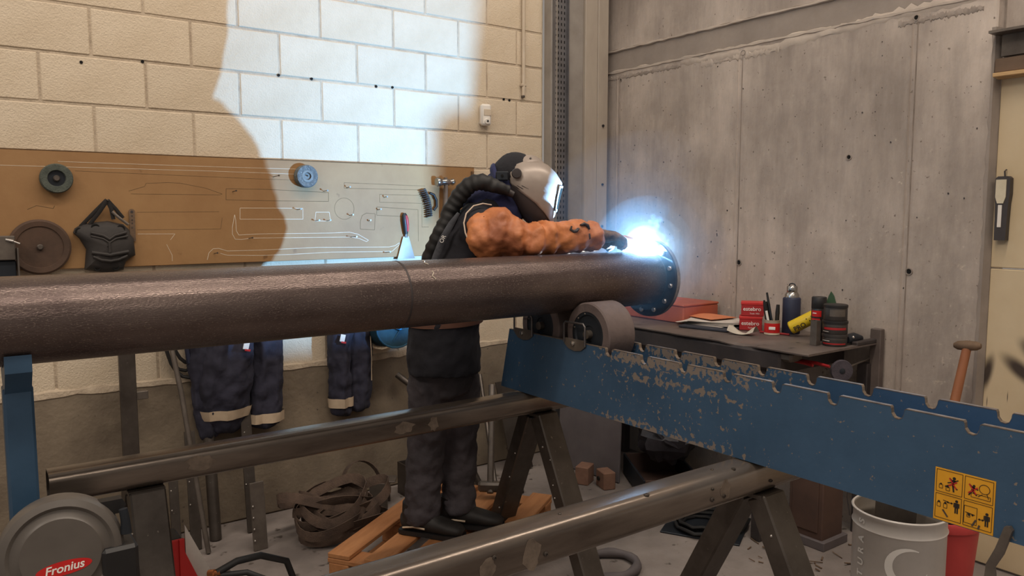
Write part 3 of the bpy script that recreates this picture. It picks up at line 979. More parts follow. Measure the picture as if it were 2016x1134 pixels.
# ------------------------------------------------------------------ workwear and gear hung on the wall below the board
def coat(name, label, pts_rows, band_rows=None, patch=None, grp='navy jackets hung below the tool board', cat='jacket'):
    """pts_rows: list of (z, xl, xr, depth) rings of a hanging garment, back against the wall"""
    t = thing(name, label, cat, ((pts_rows[0][1] + pts_rows[0][2]) / 2, WY - .05, pts_rows[-1][0]), group=grp)

    def ring(z, xl, xr, d, off=0.0, n=26):
        out = []
        cx, rx = (xl + xr) / 2, (xr - xl) / 2 + off
        for k in range(n):
            a = 2 * PI * k / n
            fold = 1 + .16 * math.sin(5 * a + z * 7 + cx * 9) + .08 * math.sin(9 * a - z * 13)
            out.append((cx + rx * math.cos(a), WY - .012 - d * .5 - (d * .5 + off) * math.sin(a) * fold, z))
        return out
    z_, a_, b_x, d_ = pts_rows[0]
    cx0 = (a_ + b_x) / 2
    G().loft([(cx0, WY - .002, z_ + .012), (cx0, WY - .05, z_ + .012), (cx0, WY - .06, z_ + .026)], .005, 8).build('peg', M['nail'], t)
    pts_rows = [(z_ + .022, cx0 - .016, cx0 + .016, d_ * .45), (z_ + .012, cx0 - (b_x - a_) * .28, cx0 + (b_x - a_) * .28, d_ * .7), (z_ - .01, a_ + .012, b_x - .012, d_ * .9)] + [q for q in pts_rows[1:]]
    R_ = [ring(*p) for p in pts_rows]
    n = len(R_[0])
    g = G()
    g.add([p for r in R_ for p in r], [(i * n + k, i * n + (k + 1) % n, (i + 1) * n + (k + 1) % n, (i + 1) * n + k) for i in range(len(R_) - 1) for k in range(n)] + [tuple(range(n))[::-1], tuple(range((len(R_) - 1) * n, len(R_) * n))])
    g.build('body', M['navycloth'], t, ang=70)
    if band_rows:
        R_ = [ring(*p, off=.009) for p in band_rows]
        g = G().add([p for r in R_ for p in r], [(i * n + k, i * n + (k + 1) % n, (i + 1) * n + (k + 1) % n, (i + 1) * n + k) for i in range(len(R_) - 1) for k in range(n)])
        g.build('reflective_band', M['reflect'], t)
    if patch:
        x, y, z = patch
        G().box((x, y, z), (.026, .003, .036), .001, (0, .25, 0)).build('label_patch', M['white_print'], t)
        G().box((x + .005, y, z - .022), (.026, .0032, .010), .001, (0, .25, 0)).build('label_strip', M['red_print'], t)
    return t


def interp(rows, z):
    for a, b2 in zip(rows, rows[1:]):
        if a[0] >= z >= b2[0]:
            f = (a[0] - z) / (a[0] - b2[0])
            return tuple(a[i] + (b2[i] - a[i]) * f for i in range(4))
    return rows[-1]


def dense(rows, n=16):
    z0, z1 = rows[0][0], rows[-1][0]
    return [interp(rows, z0 + (z1 - z0) * i / (n - 1)) for i in range(n)]


A = dense([(1.16, 1.0, 1.12, .10), (1.0, .96, 1.15, .16), (.85, .93, 1.15, .17), (.70, .90, 1.14, .16), (.58, .905, 1.13, .13), (.50, .93, 1.10, .11), (.46, .94, 1.09, .09)])
t1 = coat('hanging_jacket', 'crumpled navy work jacket with one silver sleeve band hanging beside the hoses', A, [interp(A, z) for z in (.585, .572, .555, .538)], (1.085, WY - .20, .885))
Bq = dense([(1.2, .80, .95, .06), (1.0, .80, .97, .09), (.8, .81, .97, .10), (.6, .82, .96, .10), (.44, .85, .95, .09)])
t2 = coat('hanging_jacket', 'plain dark navy jacket half hidden left of the silver-banded sleeve', [(z, a + .055, b2 + .04, d) for z, a, b2, d in Bq])
Cq = dense([(1.2, 1.15, 1.28, .08), (1.0, 1.14, 1.30, .11), (.8, 1.14, 1.295, .12), (.6, 1.13, 1.29, .11), (.455, 1.13, 1.285, .10)])
t3 = coat('hanging_trousers', 'navy work trousers with a silver band hanging right of the crumpled jacket', Cq, [interp(Cq, z) for z in (.535, .52, .505, .488)], grp=None, cat='trousers')
Dq = dense([(1.18, 1.54, 1.74, .09), (1.0, 1.53, 1.75, .11), (.85, 1.525, 1.64, .12), (.7, 1.53, 1.645, .115), (.55, 1.535, 1.65, .10), (.45, 1.545, 1.65, .09)])
Eq = dense([(1.15, 1.62, 1.76, .08), (.9, 1.63, 1.77, .09), (.7, 1.64, 1.77, .09), (.46, 1.645, 1.765, .08)])
t4 = coat('hanging_jacket', 'navy sleeve with label patch and silver cuff hanging left of the teal bag', Dq, [interp(Dq, z) for z in (.552, .54, .52, .503)], (1.575, WY - .145, .865))
n0 = coat('hanging_jacket', 'smooth navy garment with a zip seam directly left of the teal bag', Eq)
G().loft([(1.752, WY - .085, .89), (1.757, WY - .088, .75), (1.756, WY - .086, .62)], .0025, 6).build('zip', M['reflect'], n0)

bg_ = thing('tool_bag', 'teal tool bag with bright blue trim hanging behind the welder', 'bag', (1.86, WY - .09, .78))
rows = []
for i in range(9):
    a = PI * i / 8
    rows.append([(1.865 - .125 * math.cos(a) * (1 if k in (1, 2) else .92), WY - .01 - .05 * k, .90 - .125 * math.sin(a) * (1 - .06 * k)) for k in range(4)])
G().sheet(rows).build('body', M['teal'], bg_)
for yy in (WY - .165, WY - .012):
    G().prism([(.118 * math.cos(PI + PI * k / 12), .105 * math.sin(PI + PI * k / 12)) for k in range(13)] + [(.118, .10), (-.118, .10)], (1.865, yy, .90), (1, 0, 0), (0, 0, 1), .004).build('side_panel', M['teal'], bg_)
G().loft([(1.865 - .118 * math.cos(PI * k / 12), WY - .170, .90 - .108 * math.sin(PI * k / 12)) for k in range(13)], .005, 8, (0, 1, 0)).build('trim', M['tealtrim'], bg_)
G().box((1.872, WY - .178, .905), (.035, .014, .04), .004, (0, .35, 0)).build('pocket_tag', M['cyan'], bg_)
G().loft([(1.84, WY - .172, .83), (1.875, WY - .175, .88), (1.90, WY - .178, .885)], .0035, 6).build('seam', M['teal'], bg_)

# hoses and steel lengths leaning on the wall
hs = thing('hose_bundle', 'black coiled hoses hung on the wall left of the crumpled jacket', 'hoses', (.83, WY - .05, .76))
for i, (r, dx, dz) in enumerate(((.085, 0, 0), (.075, .02, .015), (.095, .01, -.01))):
    G().loft([(.86 + dx + r * math.cos(2 * PI * k / 20), WY - .03 - .014 * i, .93 + dz + 1.9 * r * math.sin(2 * PI * k / 20)) for k in range(20)], .008, 8, (0, 1, 0), closed=True).build('hose', M['hoseblack'], hs)
G().box((.862, WY - .07, .86), (.02, .02, .11), .004, (0, -.1, 0)).build('fitting', M['navy'], hs)
tag(G().loft([(.765, WY - .12, 1.02), (.80, WY - .20, .70), (.862, WY - .30, .006)], .011, 12).build('round_bar', M['greysteel']), 'thin round steel bar leaning on the wall in front of the hoses', 'steel bar')
fb = thing('flat_bar', 'broad dark flat steel bar standing upright against the wall by the blue post', 'steel bar', (.60, 3.60, 0))
G().box((.604, 3.615, .57), (.064, .026, 1.14), .002).build('bar', M['leg'], fb, smooth=False)
G().box((.655, 3.628, .70), (.055, .035, .035), .002).build('stub', M['greysteel'], fb, smooth=False)
random.seed(9)
for i, (x, y, h, w_, lab) in enumerate(((.76, 3.52, .44, .038, 'short flat steel offcut standing nearest the trestle leg'), (.835, 3.50, .52, .045, 'steel angle length with weld dots between the flat offcut and the round tube'), (.93, 3.57, .50, .05, 'dark round tube length standing under the jackets'), (1.10, 3.56, .62, .05, 'tall flat steel strip with a broken tip standing alone'))):
    t = thing('steel_length', lab, 'steel bar', (x, y, 0))
    if i == 2:
        G().cyl((x, y, 0), (x + .01, y + .10, h), .026, 14).build('tube', M['leg'], t)
    else:
        rt = (math.radians(-10), math.radians(2), math.radians(5))
        G().box((x, y + .05, h / 2 * math.cos(.17) + .003), (w_, .012, h), .001, rt).build('bar', M['leg'], t, smooth=False)
        for k in range(4):
            G().ball((x - w_ * .42, y + .03 - .004, .10 + k * h * .2), .004, 8, 6).build('weld_bead', M['bolt'], t)
t = thing('steel_length', 'short bright steel strip in front of the tall broken strip', 'steel bar', (1.06, 3.32, 0))
G().box((1.06, 3.36, .15), (.062, .012, .30), .001, (math.radians(-6), 0, math.radians(4))).build('bar', M['greysteel'], t, smooth=False)
for k in range(4):
    G().ball((1.035, 3.336 + .006 * k, .05 + k * .05), .005, 8, 6).build('weld_bead', M['bolt'], t)

# offcuts on the floor by the wall
ib = thing('steel_beam_offcut', 'short grey steel I-section offcut standing on the floor by the wall', 'steel offcut', (1.73, 3.52, 0))
Rb = Euler((0, 0, math.radians(-35))).to_matrix()
cb = Vector((1.73, 3.52, 0))
for d in (-.05, .05):
    G().box(cb + Rb @ Vector((0, d, .065)), (.09, .008, .13), .001, Rb).build('flange', M['greysteel'], ib, smooth=False)
G().box(cb + Rb @ Vector((0, 0, .065)), (.007, .094, .13), .0, Rb).build('web', M['greysteel'], ib, smooth=False)
G().box(cb + Vector((.02, -.01, .134)), (.12, .10, .006), .001, Rb).build('top_plate', M['greysteel'], ib, smooth=False)
sq = thing('square_tube_offcut', 'dark hollow square tube offcut standing by the wall beside the welder', 'steel offcut', (1.93, 3.55, 0))
for dx, dy, sx, sy in ((-.042, 0, .006, .09), (.042, 0, .006, .09), (0, -.042, .078, .006), (0, .042, .078, .006)):
    G().box((1.93 + dx, 3.58 + dy, .085), (sx, sy, .17)).build('side', M['leg'], sq, smooth=False)
ab = tag(G().loft([(1.93, 3.70, .62), (2.10, 3.50, .44), (2.24, 3.33, .006)], .017, 12).build('round_tube', M['leg']), 'dark steel tube leaning diagonally behind the welder', 'steel tube')

# ------------------------------------------------------------------ the big pipe and its stands
PY, PZ, PR, PX1 = 2.25, 1.2185, .1095, 2.318
pp = thing('steel_pipe', 'long brown mill-scaled steel pipe lying across the whole scene', 'pipe', (1.0, PY, PZ))
xs = [-1.2 + (PX1 + 1.2) * i / 24 for i in range(25)]
G().loft([(x, PY, PZ) for x in xs], PR, 64, (0, 0, 1), cap=False).build('tube', M['pipe'], pp)
G().loft([(x, PY, PZ) for x in xs], PR - .008, 48, (0, 0, 1), cap=False).build('bore', M['bench_dark'], pp)
G().lathe((1.17, PY, PZ), (1, 0, 0), [(PR + .0004, 0), (PR + .0011, .002), (PR + .0011, .005), (PR + .0004, .007)], 64, False).build('weld_seam', M['bench_dark'], pp)
for a0_, a1_ in ((1.75, 2.05), (2.35, 2.65)):
    G().loft([(1.262 + .004 * math.sin(k), PY - (PR + .0006) * math.sin(a0_ - PI / 2 + (a1_ - a0_) * k / 8), PZ + (PR + .0006) * math.cos(a0_ - PI / 2 + (a1_ - a0_) * k / 8)) for k in range(9)], .0012, 6, (1, 0, 0)).build('chalk_stroke', M['chalk'], pp)
FR = .158
fl = G().lathe((PX1, PY, PZ), (1, 0, 0), [(PR - .006, 0), (FR - .002, 0), (FR, .002), (FR, .024), (FR - .002, .026), (PR - .006, .026)], 64, False).build('flange', M['flange'], pp)
G().lathe((PX1, PY, PZ), (1, 0, 0), [(FR + .0004, .008), (FR + .0006, .009), (FR + .0006, .0245), (FR + .0004, .0255)], 64, False).build('machined_edge', M['flange_rim'], fl)
for k in range(12):
    a = 2 * PI * (k + .35) / 12
    c_ = (PX1 - .001, PY + .134 * math.cos(a), PZ + .134 * math.sin(a))
    G().lathe(c_, (-1, 0, 0), [(.0105, -.004), (.0105, .004), (.008, .007), (.001, .007)], 12).build('bolt_head', M['bolt'], fl)
G().lathe((PX1, PY, PZ), (-1, 0, 0), [(PR + .003, -.001), (PR + .002, .002), (PR - .001, .006)], 64, False).build('weld_bead', M['flange'], pp)
ps_ = thing('pipe_prop', 'blue painted steel post holding up the pipe at the left edge', 'post', (.128, PY, 0))
G().box((.128, PY, .53), (.064, .064, 1.06), .006).build('post', M['bluepost'], ps_, smooth=False)
G().box((.128, PY, .008), (.22, .22, .016), .002).build('foot_plate', M['bluepost'], ps_, smooth=False)
G().prism([(-.09, .0), (-.09, .042), (-.06, .017), (-.03, .006), (0, .0015), (.03, .006), (.06, .017), (.09, .042), (.09, .0), (.03, -.06), (-.03, -.06)], (.10, PY, 1.1035), (0, 1, 0), (0, 0, 1), .056).build('saddle', M['bluepost'], ps_, smooth=False)

# roller stand: two notched rails, cross plates, rollers, wire lugs, warning sticker
RZ0, RZ1 = .765, 1.012
XA, XB = 1.85, 2.015
rs = thing('pipe_roller_stand', 'blue chipped steel roller stand with notched rails under the pipe end', 'roller stand', (1.93, 1.5, RZ0))


def rail(x, name='rail'):
    top = [(2.56, RZ1)]
    for k in range(7, -1, -1):
        yc = .783 + .17 * k
        top += [(yc + .018, RZ1), (yc + .0155, RZ1 - .005), (yc + .014, RZ1 - .017), (yc + .007, RZ1 - .026), (yc - .004, RZ1 - .028), (yc - .012, RZ1 - .024), (yc - .016, RZ1 - .014), (yc - .0175, RZ1 - .003), (yc - .021, RZ1)]
    for k in (1, 2):
        yc = .783 - .17 * k
        top += [(yc + .020, RZ1), (yc + .014, RZ1 - .024), (yc - .006, RZ1 - .031), (yc - .018, RZ1 - .010), (yc - .024, RZ1)]
    top += [(.30, RZ1)]
    poly = top + [(.30, RZ0), (2.62, RZ0)]
    # +y,+z plane gives +x as its normal
    r_ = G().prism(poly, (x, 0, 0), (0, 1, 0), (0, 0, 1), .012).build(name, M['rail'], rs, smooth=False)
    g = G()
    for a, b2 in zip(top, top[1:]):
        pa, pb = Vector((x + .006, a[0], a[1] + .0006)), Vector((x + .006, b2[0], b2[1] + .0006))
        if (pa - pb).length > 1e-4:
            d = (pb - pa).normalized()
            up = Vector((1, 0, 0)).cross(d)
            if up.z < 0 and abs(up.z) > .3:
                up = -up
            g.add([pa + Vector((-.0063, 0, 0)), pb + Vector((-.0063, 0, 0)), pb + Vector((.0063, 0, 0)), pa + Vector((.0063, 0, 0))], [(0, 1, 2, 3)])
            g.add([pa + Vector((-.0064, 0, 0)), pb + Vector((-.0064, 0, 0)), pb + Vector((-.0064, 0, -.0022)), pa + Vector((-.0064, 0, -.0022))], [(0, 1, 2, 3)])
    g.build('bare_edge', M['bare'], r_, smooth=False)
    return r_


rail(XA)
rail(XB)
G().box(((XA + XB) / 2 + .006, 2.57, .885), (XB - XA - .014, .012, .22)).build('end_plate', M['hub'], rs, smooth=False)
G().box(((XA + XB) / 2 + .006, .40, .885), (XB - XA - .014, .012, .22)).build('end_plate', M['rail'], rs, smooth=False)
G().box(((XA + XB) / 2 + .006, 1.45, .772), (XB - XA - .014, 2.1, .010)).build('bottom_plate', M['hub'], rs, smooth=False)
for i, yc in enumerate((PY - .14, PY + .14)):
    zc = 1.042
    w = G().lathe((1.874, yc, zc), (1, 0, 0), [(.083, 0), (.112, 0), (.117, .005), (.117, .124), (.112, .129), (.083, .129)], 56, False).build('roller', M['tire'], rs)
    G().lathe((1.872, yc, zc), (1, 0, 0), [(.001, .014), (.03, .014), (.032, .010), (.068, .010), (.072, .004), (.0835, .004), (.0835, .124), (.03, .120), (.001, .120)], 40).build('hub', M['hub'], w)
    for k in range(3):
        a = .25 + .55 * k
        G().ball((1.877, yc + .076 * math.cos(a), zc + .076 * math.sin(a)), .004, 8, 6).build('stud', M['greysteel'], w)
    G().cyl((1.866, yc, zc), (2.012, yc, zc), .016, 14).build('axle', M['greysteel'], w)
for yc in (2.148, 2.46):
    g = G().loft([(XA - .006, yc + .058, RZ1 - .005), (XA - .006, yc + .058, RZ1 + .062), (XA - .006, yc + .048, RZ1 + .071), (XA - .006, yc - .048, RZ1 + .071), (XA - .006, yc - .058, RZ1 + .062), (XA - .006, yc - .058, RZ1 - .01)], .0042, 10, (1, 0, 0))
    lug = g.build('wire_lug', M['wire'], rs)
    poly = [(-.060, .016), (-.058, -.006), (-.035, -.022), (0, -.028), (.035, -.022), (.058, -.006), (.060, .016)]
    G().prism([(-a, b2) for a, b2 in poly], (XA - .0008, yc, RZ1 - .005), (0, -1, 0), (0, 0, 1), .004).build('lug_plate', M['greysteel'], lug, smooth=False)
    G().lathe((XA - .005, yc + .008, RZ1 - .006), (-1, 0, 0), [(.009, 0), (.009, .005), (.004, .007), (.001, .007)], 12).build('screw', M['bolt'], lug)
# bent steel hook plate hanging from the front end of the rail
hk = [(.700, .800), (.690, .803), (.684, .795), (.700, .735), (.716, .700), (.712, .672), (.690, .652), (.640, .640), (.58, .632), (.58, .605), (.66, .612), (.715, .635), (.735, .665), (.732, .705), (.716, .745)]
G().prism(hk, (XA - .002, 0, 0), (0, 1, 0), (0, 0, 1), -.012).build('hook_plate', M['greysteel'], rs, smooth=False)

# yellow warning sticker, its four framed pictograms printed on it
SX = XA - .0012
st = G().box((SX, .791, .829), (.0012, .130, .124)).build('warning_sticker', M['yellow'], rs, smooth=False)
st['label'] = 'yellow warning sticker with four framed pictograms'


def S(u, v):            # u 0..1 from left edge of the sticker, v 0..1 from its top
    return (.856 - .130 * u, .891 - .124 * v)


def ink(polys, m, name='pictogram', off=.0):
    g = G()
    for po in polys:
        pts = [S(*p) for p in po]
        g.prism([(-y, z) for y, z in pts], (SX - .0008 - off, 0, 0), (0, -1, 0), (0, 0, 1), .0004)
    g.build(name, M[m], st, smooth=False)


def bar(u0, v0, u1, v1, w=.012):
    d = math.hypot(u1 - u0, v1 - v0) or 1
    nx, ny = -(v1 - v0) / d * w / 2, (u1 - u0) / d * w / 2
    return [(u0 + nx, v0 + ny), (u1 + nx, v1 + ny), (u1 - nx, v1 - ny), (u0 - nx, v0 - ny)]


def frame(a, b2, c_, d):
    return [bar(a, b2, c_, b2, .008), bar(c_, b2, c_, d, .008), bar(c_, d, a, d, .008), bar(a, d, a, b2, .008)]


def disc(u, v, r, n=12):
    return [(u + r * math.cos(2 * PI * k / n), v + r * math.sin(2 * PI * k / n)) for k in range(n)]


def ringp(u, v, r, n=20, w=.010):
    return [bar(u + r * math.cos(2 * PI * k / n), v + r * math.sin(2 * PI * k / n), u + r * math.cos(2 * PI * (k + 1) / n), v + r * math.sin(2 * PI * (k + 1) / n), w) for k in range(n)]


ink(frame(.03, .03, .47, .45) + frame(.51, .03, .97, .45) + frame(.03, .49, .47, .95) + frame(.51, .49, .97, .95), 'ink', 'frame_lines')
ink([disc(.33, .14, .028), bar(.33, .17, .31, .27, .05), bar(.31, .27, .33, .40, .028), bar(.31, .27, .39, .34, .024), bar(.31, .20, .25, .15, .02), bar(.33, .20, .40, .16, .02), bar(.30, .26, .18, .33, .024), bar(.30, .22, .22, .25, .02)] + frame(.08, .31, .14, .38) + [disc(.11, .30, .018)] + frame(.20, .33, .26, .40) + [disc(.23, .33, .018)], 'ink')
ink([bar(.25, .15, .37, .33, .022), bar(.38, .20, .24, .30, .022)], 'red_print', 'cross', .0003)
ink(ringp(.83, .20, .085) + frame(.62, .32, .93, .39) + [disc(.66, .18, .022), bar(.66, .20, .63, .29, .045), bar(.63, .28, .58, .37, .024), bar(.64, .28, .71, .35, .022), bar(.66, .22, .73, .24, .02), bar(.65, .22, .58, .16, .02), bar(.73, .36, .80, .30, .01), bar(.90, .36, .87, .27, .01)], 'ink')
ink([bar(.58, .16, .70, .33, .022), bar(.72, .20, .57, .33, .022)], 'red_print', 'cross', .0003)
def man(u, v):
    return [disc(u, v, .026), bar(u, v + .03, u, v + .13, .062), bar(u - .042, v + .035, u - .042, v + .12, .016), bar(u + .042, v + .035, u + .042, v + .12, .016), bar(u - .017, v + .13, u - .017, v + .23, .024), bar(u + .017, v + .13, u + .017, v + .23, .024)]
def arrow(u0, u1, v):
    return [bar(u0 + .01, v, u1 - .01, v, .014), [(u0 - .012, v), (u0 + .022, v - .022), (u0 + .022, v + .022)], [(u1 + .012, v), (u1 - .022, v - .022), (u1 - .022, v + .022)]]
ink(man(.39, .56) + arrow(.23, .32, .62) + frame(.06, .66, .12, .74) + [disc(.09, .645, .022)] + frame(.17, .66, .23, .74) + [disc(.20, .645, .022)] + [bar(.16, .60, .25, .61, .012)], 'ink')
ink(man(.89, .64) + arrow(.76, .84, .77) + frame(.52, .58, .73, .90) + frame(.57, .72, .62, .78) + [bar(.54, .70, .70, .72, .012), disc(.66, .73, .018), disc(.60, .74, .02)], 'ink')
ink([bar(.16, .78, .25, .90, .03), bar(.66, .93, .72, .80, .03), bar(.76, .96, .78, .88, .03)], 'soot', 'scuff', .0003)

# trestles
def trestle(label, y0, y1, z0, z1, xa, xb, legs, splay):
    t = thing('steel_trestle', label, 'trestle', ((xa + xb) / 2, (y0 + y1) / 2, 0), group='steel trestles under the roller stand')
    ym, zm = (y0 + y1) / 2, (z0 + z1) / 2
    hw, hh, r = (y1 - y0) / 2, (z1 - z0) / 2, .027
    sec = []
    for cy, cz, a0 in ((hw - r, hh - r, 0), (-hw + r, hh - r, 90), (-hw + r, -hh + r, 180), (hw - r, -hh + r, 270)):
        for k in range(7):
            a = math.radians(a0 + 15 * k)
            sec.append((cy + r * math.cos(a), cz + r * math.sin(a)))
    n = len(sec)
    X_ = [xa + (xb - xa) * i / 20 for i in range(21)]
    g = G().add([(x, ym + a, zm + b2) for x in X_ for a, b2 in sec], [(i * n + k, i * n + (k + 1) % n, (i + 1) * n + (k + 1) % n, (i + 1) * n + k) for i in range(20) for k in range(n)])
    g.build('crossbeam', M['beam'], t, ang=50)
    k2 = .90
    g = G().add([(x, ym + a * k2, zm + b2 * k2) for x in X_ for a, b2 in sec], [(i * n + k, i * n + (k + 1) % n, (i + 1) * n + (k + 1) % n, (i + 1) * n + k) for i in range(20) for k in range(n)])
    for x in (xa, xb):
        m = len(g.v)
        g.add([(x, ym + a, zm + b2) for a, b2 in sec] + [(x, ym + a * k2, zm + b2 * k2) for a, b2 in sec], [(k, (k + 1) % n, n + (k + 1) % n, n + k) for k in range(n)])
    g.build('bore', M['leg'], t, smooth=False)
    for lx, s1, s2 in legs:
        G().box((lx, ym, z0 - .006), (.10, .11, .012), .001).build('head_plate', M['leg'], t, smooth=False)
        for sgn, s in ((1, s1), (-1, s2)):
            a = Vector((lx, ym + sgn * .035, z0 - .010))
            b2 = Vector((lx, ym + sgn * s, .012))
            d = (b2 - a).normalized()
            yy = Vector((1, 0, 0))
            zz = d
            xx = yy.cross(zz)
            R_ = Matrix((yy, xx, zz)).transposed()
            L_ = (b2 - a).length
            leg = G().box((a + b2) / 2, (.098, .066, L_), .005, R_).build('leg', M['leg'], t, smooth=False)
            if not (sgn > 0 and lx > 1.9 and ym > 2):
                G().box((b2.x, b2.y, .007), (.12, .10, .014), .001).build('foot_plate', M['leg'], leg, smooth=False)
            for q in range(5):
                f = random.uniform(.08, .85)
                G().ball(a + (b2 - a) * f + Vector((-.0495, random.uniform(-.028, .02), 0)), random.uniform(.003, .005), 8, 6).build('weld_spatter', M['bolt'], leg)
    return t


TB1 = trestle('rear steel trestle whose crossbeam passes in front of the welder and jackets', 2.44, 2.535, .672, .762, .20, 2.10, ((.445, .30, .26), (1.945, .31, .36)), .35)
TB2 = trestle('nearest steel trestle with a shiny crossbeam at the bottom of the scene', 1.355, 1.452, .665, .762, -.1, 2.085, ((1.92, .36, .36), (.15, .36, .36)), .35)
random.seed(21)
for k in range(12):
    x = random.uniform(.9, 2.0)
    y, z = random.choice(((1.40, .7622), (1.372, .760), (1.3545, .73), (1.3545, .70)))
    r = random.uniform(.004, .007)
    ax = (0, 0, 1) if z > .755 else (0, -1, 0)
    G().lathe((x, y, z - (.001 if z > .755 else 0)), ax, [(r, 0), (r * .95, .003), (r * .5, .004), (r * .4, .0015), (.001, .001)], 10).build('weld_blob', M['leg'], TB2)
for t_, pts in ((TB1, [(.60, 2.4398, .72, .10, .045), (1.30, 2.4398, .715, .09, .04), (1.42, 2.4398, .712, .05, .05)]), (TB2, [(1.04, 1.3548, .71, .06, .07), (1.72, 1.3548, .715, .05, .05), (.92, 1.3548, .71, .05, .04)])):
    for x, y, z, sx, sz in pts:
        n = 14
        G().prism([(sx * random.uniform(.6, 1.1) * math.cos(2 * PI * k / n) * .5, sz * random.uniform(.7, 1.1) * math.sin(2 * PI * k / n) * .6) for k in range(n)], (x, y, z), (1, 0, 0), (0, 0, 1), .0006).build('bare_patch', M['bare'], t_)
g = text_geo('2//o', .045, (.462, 2.205, .33), (0, 0, 1), (-1, 0, 0))
dl = Vector((0, .26 - .035, .65)).normalized()
# chalk figures on the near left leg: laid onto the leg's outer face
g = text_geo('4//o', .042, (.462, 2.4875 - .035 - .225 * .52 - .0325, .672 - .655 * .52), (0, -.225 * .0 - .32, -.94), (1, 0, 0))
g.build('chalk_mark', M['chalk'], TB1, smooth=False)

# ------------------------------------------------------------------ workbench along the concrete wall
BZ = .90
wbn = thing('workbench', 'brown steel workbench along the concrete wall', 'workbench', (3.15, 2.6, 0))
random.seed(31)
# slightly bent sheet top with a curled front lip
rows = []
for i in range(41):
    y = 3.56 - (3.56 - 1.855) * i / 40
    dip = .012 * math.exp(-((y - 2.22) / .07) ** 2)
    fx = 2.868 + (.015 * math.sin(y * 9) * .5 if y < 2.6 else 0) + (.012 if 2.15 < y < 2.25 else 0)
    rows.append([(3.43, y, BZ), (3.2, y, BZ), (fx + .01, y, BZ - .001 - dip * .4), (fx, y, BZ - .004 - dip), (fx + .001, y, BZ - .010 - dip), (3.2, y, BZ - .010), (3.43, y, BZ - .010)])
g = G().sheet(rows)
g.add(rows[-1], [tuple(range(7))])
g.build('top', M['bench'], wbn, ang=30)
G().box((2.90, 2.78, .842), (.05, 1.56, .085), .010).build('front_rail', M['bench_dark'], wbn, smooth=False)
G().box((3.16, 2.78, .835), (.5, 1.52, .10), .004).build('apron_box', M['bench_dark'], wbn, smooth=False)
for x, y in ((2.93, 3.45), (3.38, 3.45), (3.38, 1.90), (2.93, 2.12)):
    G().box((x, y, .40), (.05, .05, .80), .003).build('leg', M['bench_dark'], wbn, smooth=False)
G().box((3.405, 1.862, .80), (.035, .05, .32), .003).build('end_post', M['bench'], wbn, smooth=False)
G().box((3.33, 1.87, .905), (.20, .03, .022), .004).build('end_rail', M['bench_dark'], wbn, smooth=False)
G().box((2.93, 2.01, .868), (.09, .12, .045), .012).build('roll_end', M['greysteel'], wbn)

kc = thing('orange_case', 'terracotta coloured tool case on the workbench behind the pipe flange', 'case', (3.2, 2.98, BZ))
G().box((3.26, 2.99, BZ + .046), (.28, .46, .09), .006).build('body', M['orange_box'], kc, smooth=False)
G().box((3.26, 2.99, BZ + .0965), (.285, .465, .012), .004).build('lid', M['orange_box'], kc, smooth=False)
G().loft([(3.115, 3.06, BZ + .05), (3.09, 3.055, BZ + .045), (3.09, 2.95, BZ + .045), (3.115, 2.945, BZ + .05)], .006, 8).build('handle', M['hub'], kc)

tag(G().box((3.20, 2.60, BZ + .007), (.32, .27, .012), .003, (0, 0, .2)).build('dark_folder', M['dark_folder']), 'dark document folder lying flat under the papers on the bench', 'folder')
pz = thing('paper_stack', 'stack of white papers lying on the dark folder', 'papers', (3.19, 2.63, BZ + .013))
for i in range(5):
    a = .1 + .12 * i
    cx_, cy_ = 3.19 + .008 * i, 2.645 - .006 * i
    rows = []
    for u in range(6):
        rows.append([(cx_ + (u / 5 - .5) * .21 * math.cos(a) - (v / 5 - .5) * .28 * math.sin(a), cy_ + (u / 5 - .5) * .21 * math.sin(a) + (v / 5 - .5) * .28 * math.cos(a), BZ + .0145 + .004 * i + .006 * (abs(v / 5 - .5) ** 2) * (1 + i * .3)) for v in range(6)])
    G().sheet(rows).build('sheet', M['paper'], pz)
rows = [[(3.15 + .18 * u / 5 + .02 * v / 5, 2.60 + .17 * v / 5 - .02 * u / 5, BZ + .040 + .008 * math.sin(PI * u / 5) * (v / 5)) for v in range(6)] for u in range(6)]
g = G().sheet(rows)
g.sheet([[(p[0], p[1], p[2] - .002) for p in r] for r in rows])
tag(g.build('salmon_envelope', M['paper_orange']), 'salmon orange envelope on top of the white papers', 'envelope')


def tin_box(label, cx_, cy_, z, rz, txt=True):
    t = thing('red_box', label, 'box', (cx_, cy_, z), rz)
    R_ = Euler((0, 0, rz)).to_matrix()
    c0 = Vector((cx_, cy_, z))
    G().box(c0 + Vector((0, 0, .034)), (.07, .108, .066), .002, R_).build('body', M['redbox'], t, smooth=False)
    G().box(c0 + Vector((0, 0, .0635)), (.074, .112, .014), .002, R_).build('lid', M['redlid'], t, smooth=False)
    text_geo('estebro', .0275, c0 + R_ @ Vector((-.0362, .002, .036)), R_ @ Vector((0, -1, 0)), (0, 0, 1), bold=.0002).build('lettering', M['white_print'], t, smooth=False)
    text_geo('Tools 1922', .010, c0 + R_ @ Vector((-.0362, -.01, .014)), R_ @ Vector((0, -1, 0)), (0, 0, 1)).build('small_lettering', M['white_print'], t, smooth=False)
    return t


# boxes face the camera side of the bench
tin_box('lower red card box with white lettering on the bench', 3.245, 2.43, BZ + .001, math.radians(36))
tin_box('upper red card box stacked on another red box', 3.25, 2.425, BZ + .0725, math.radians(36))

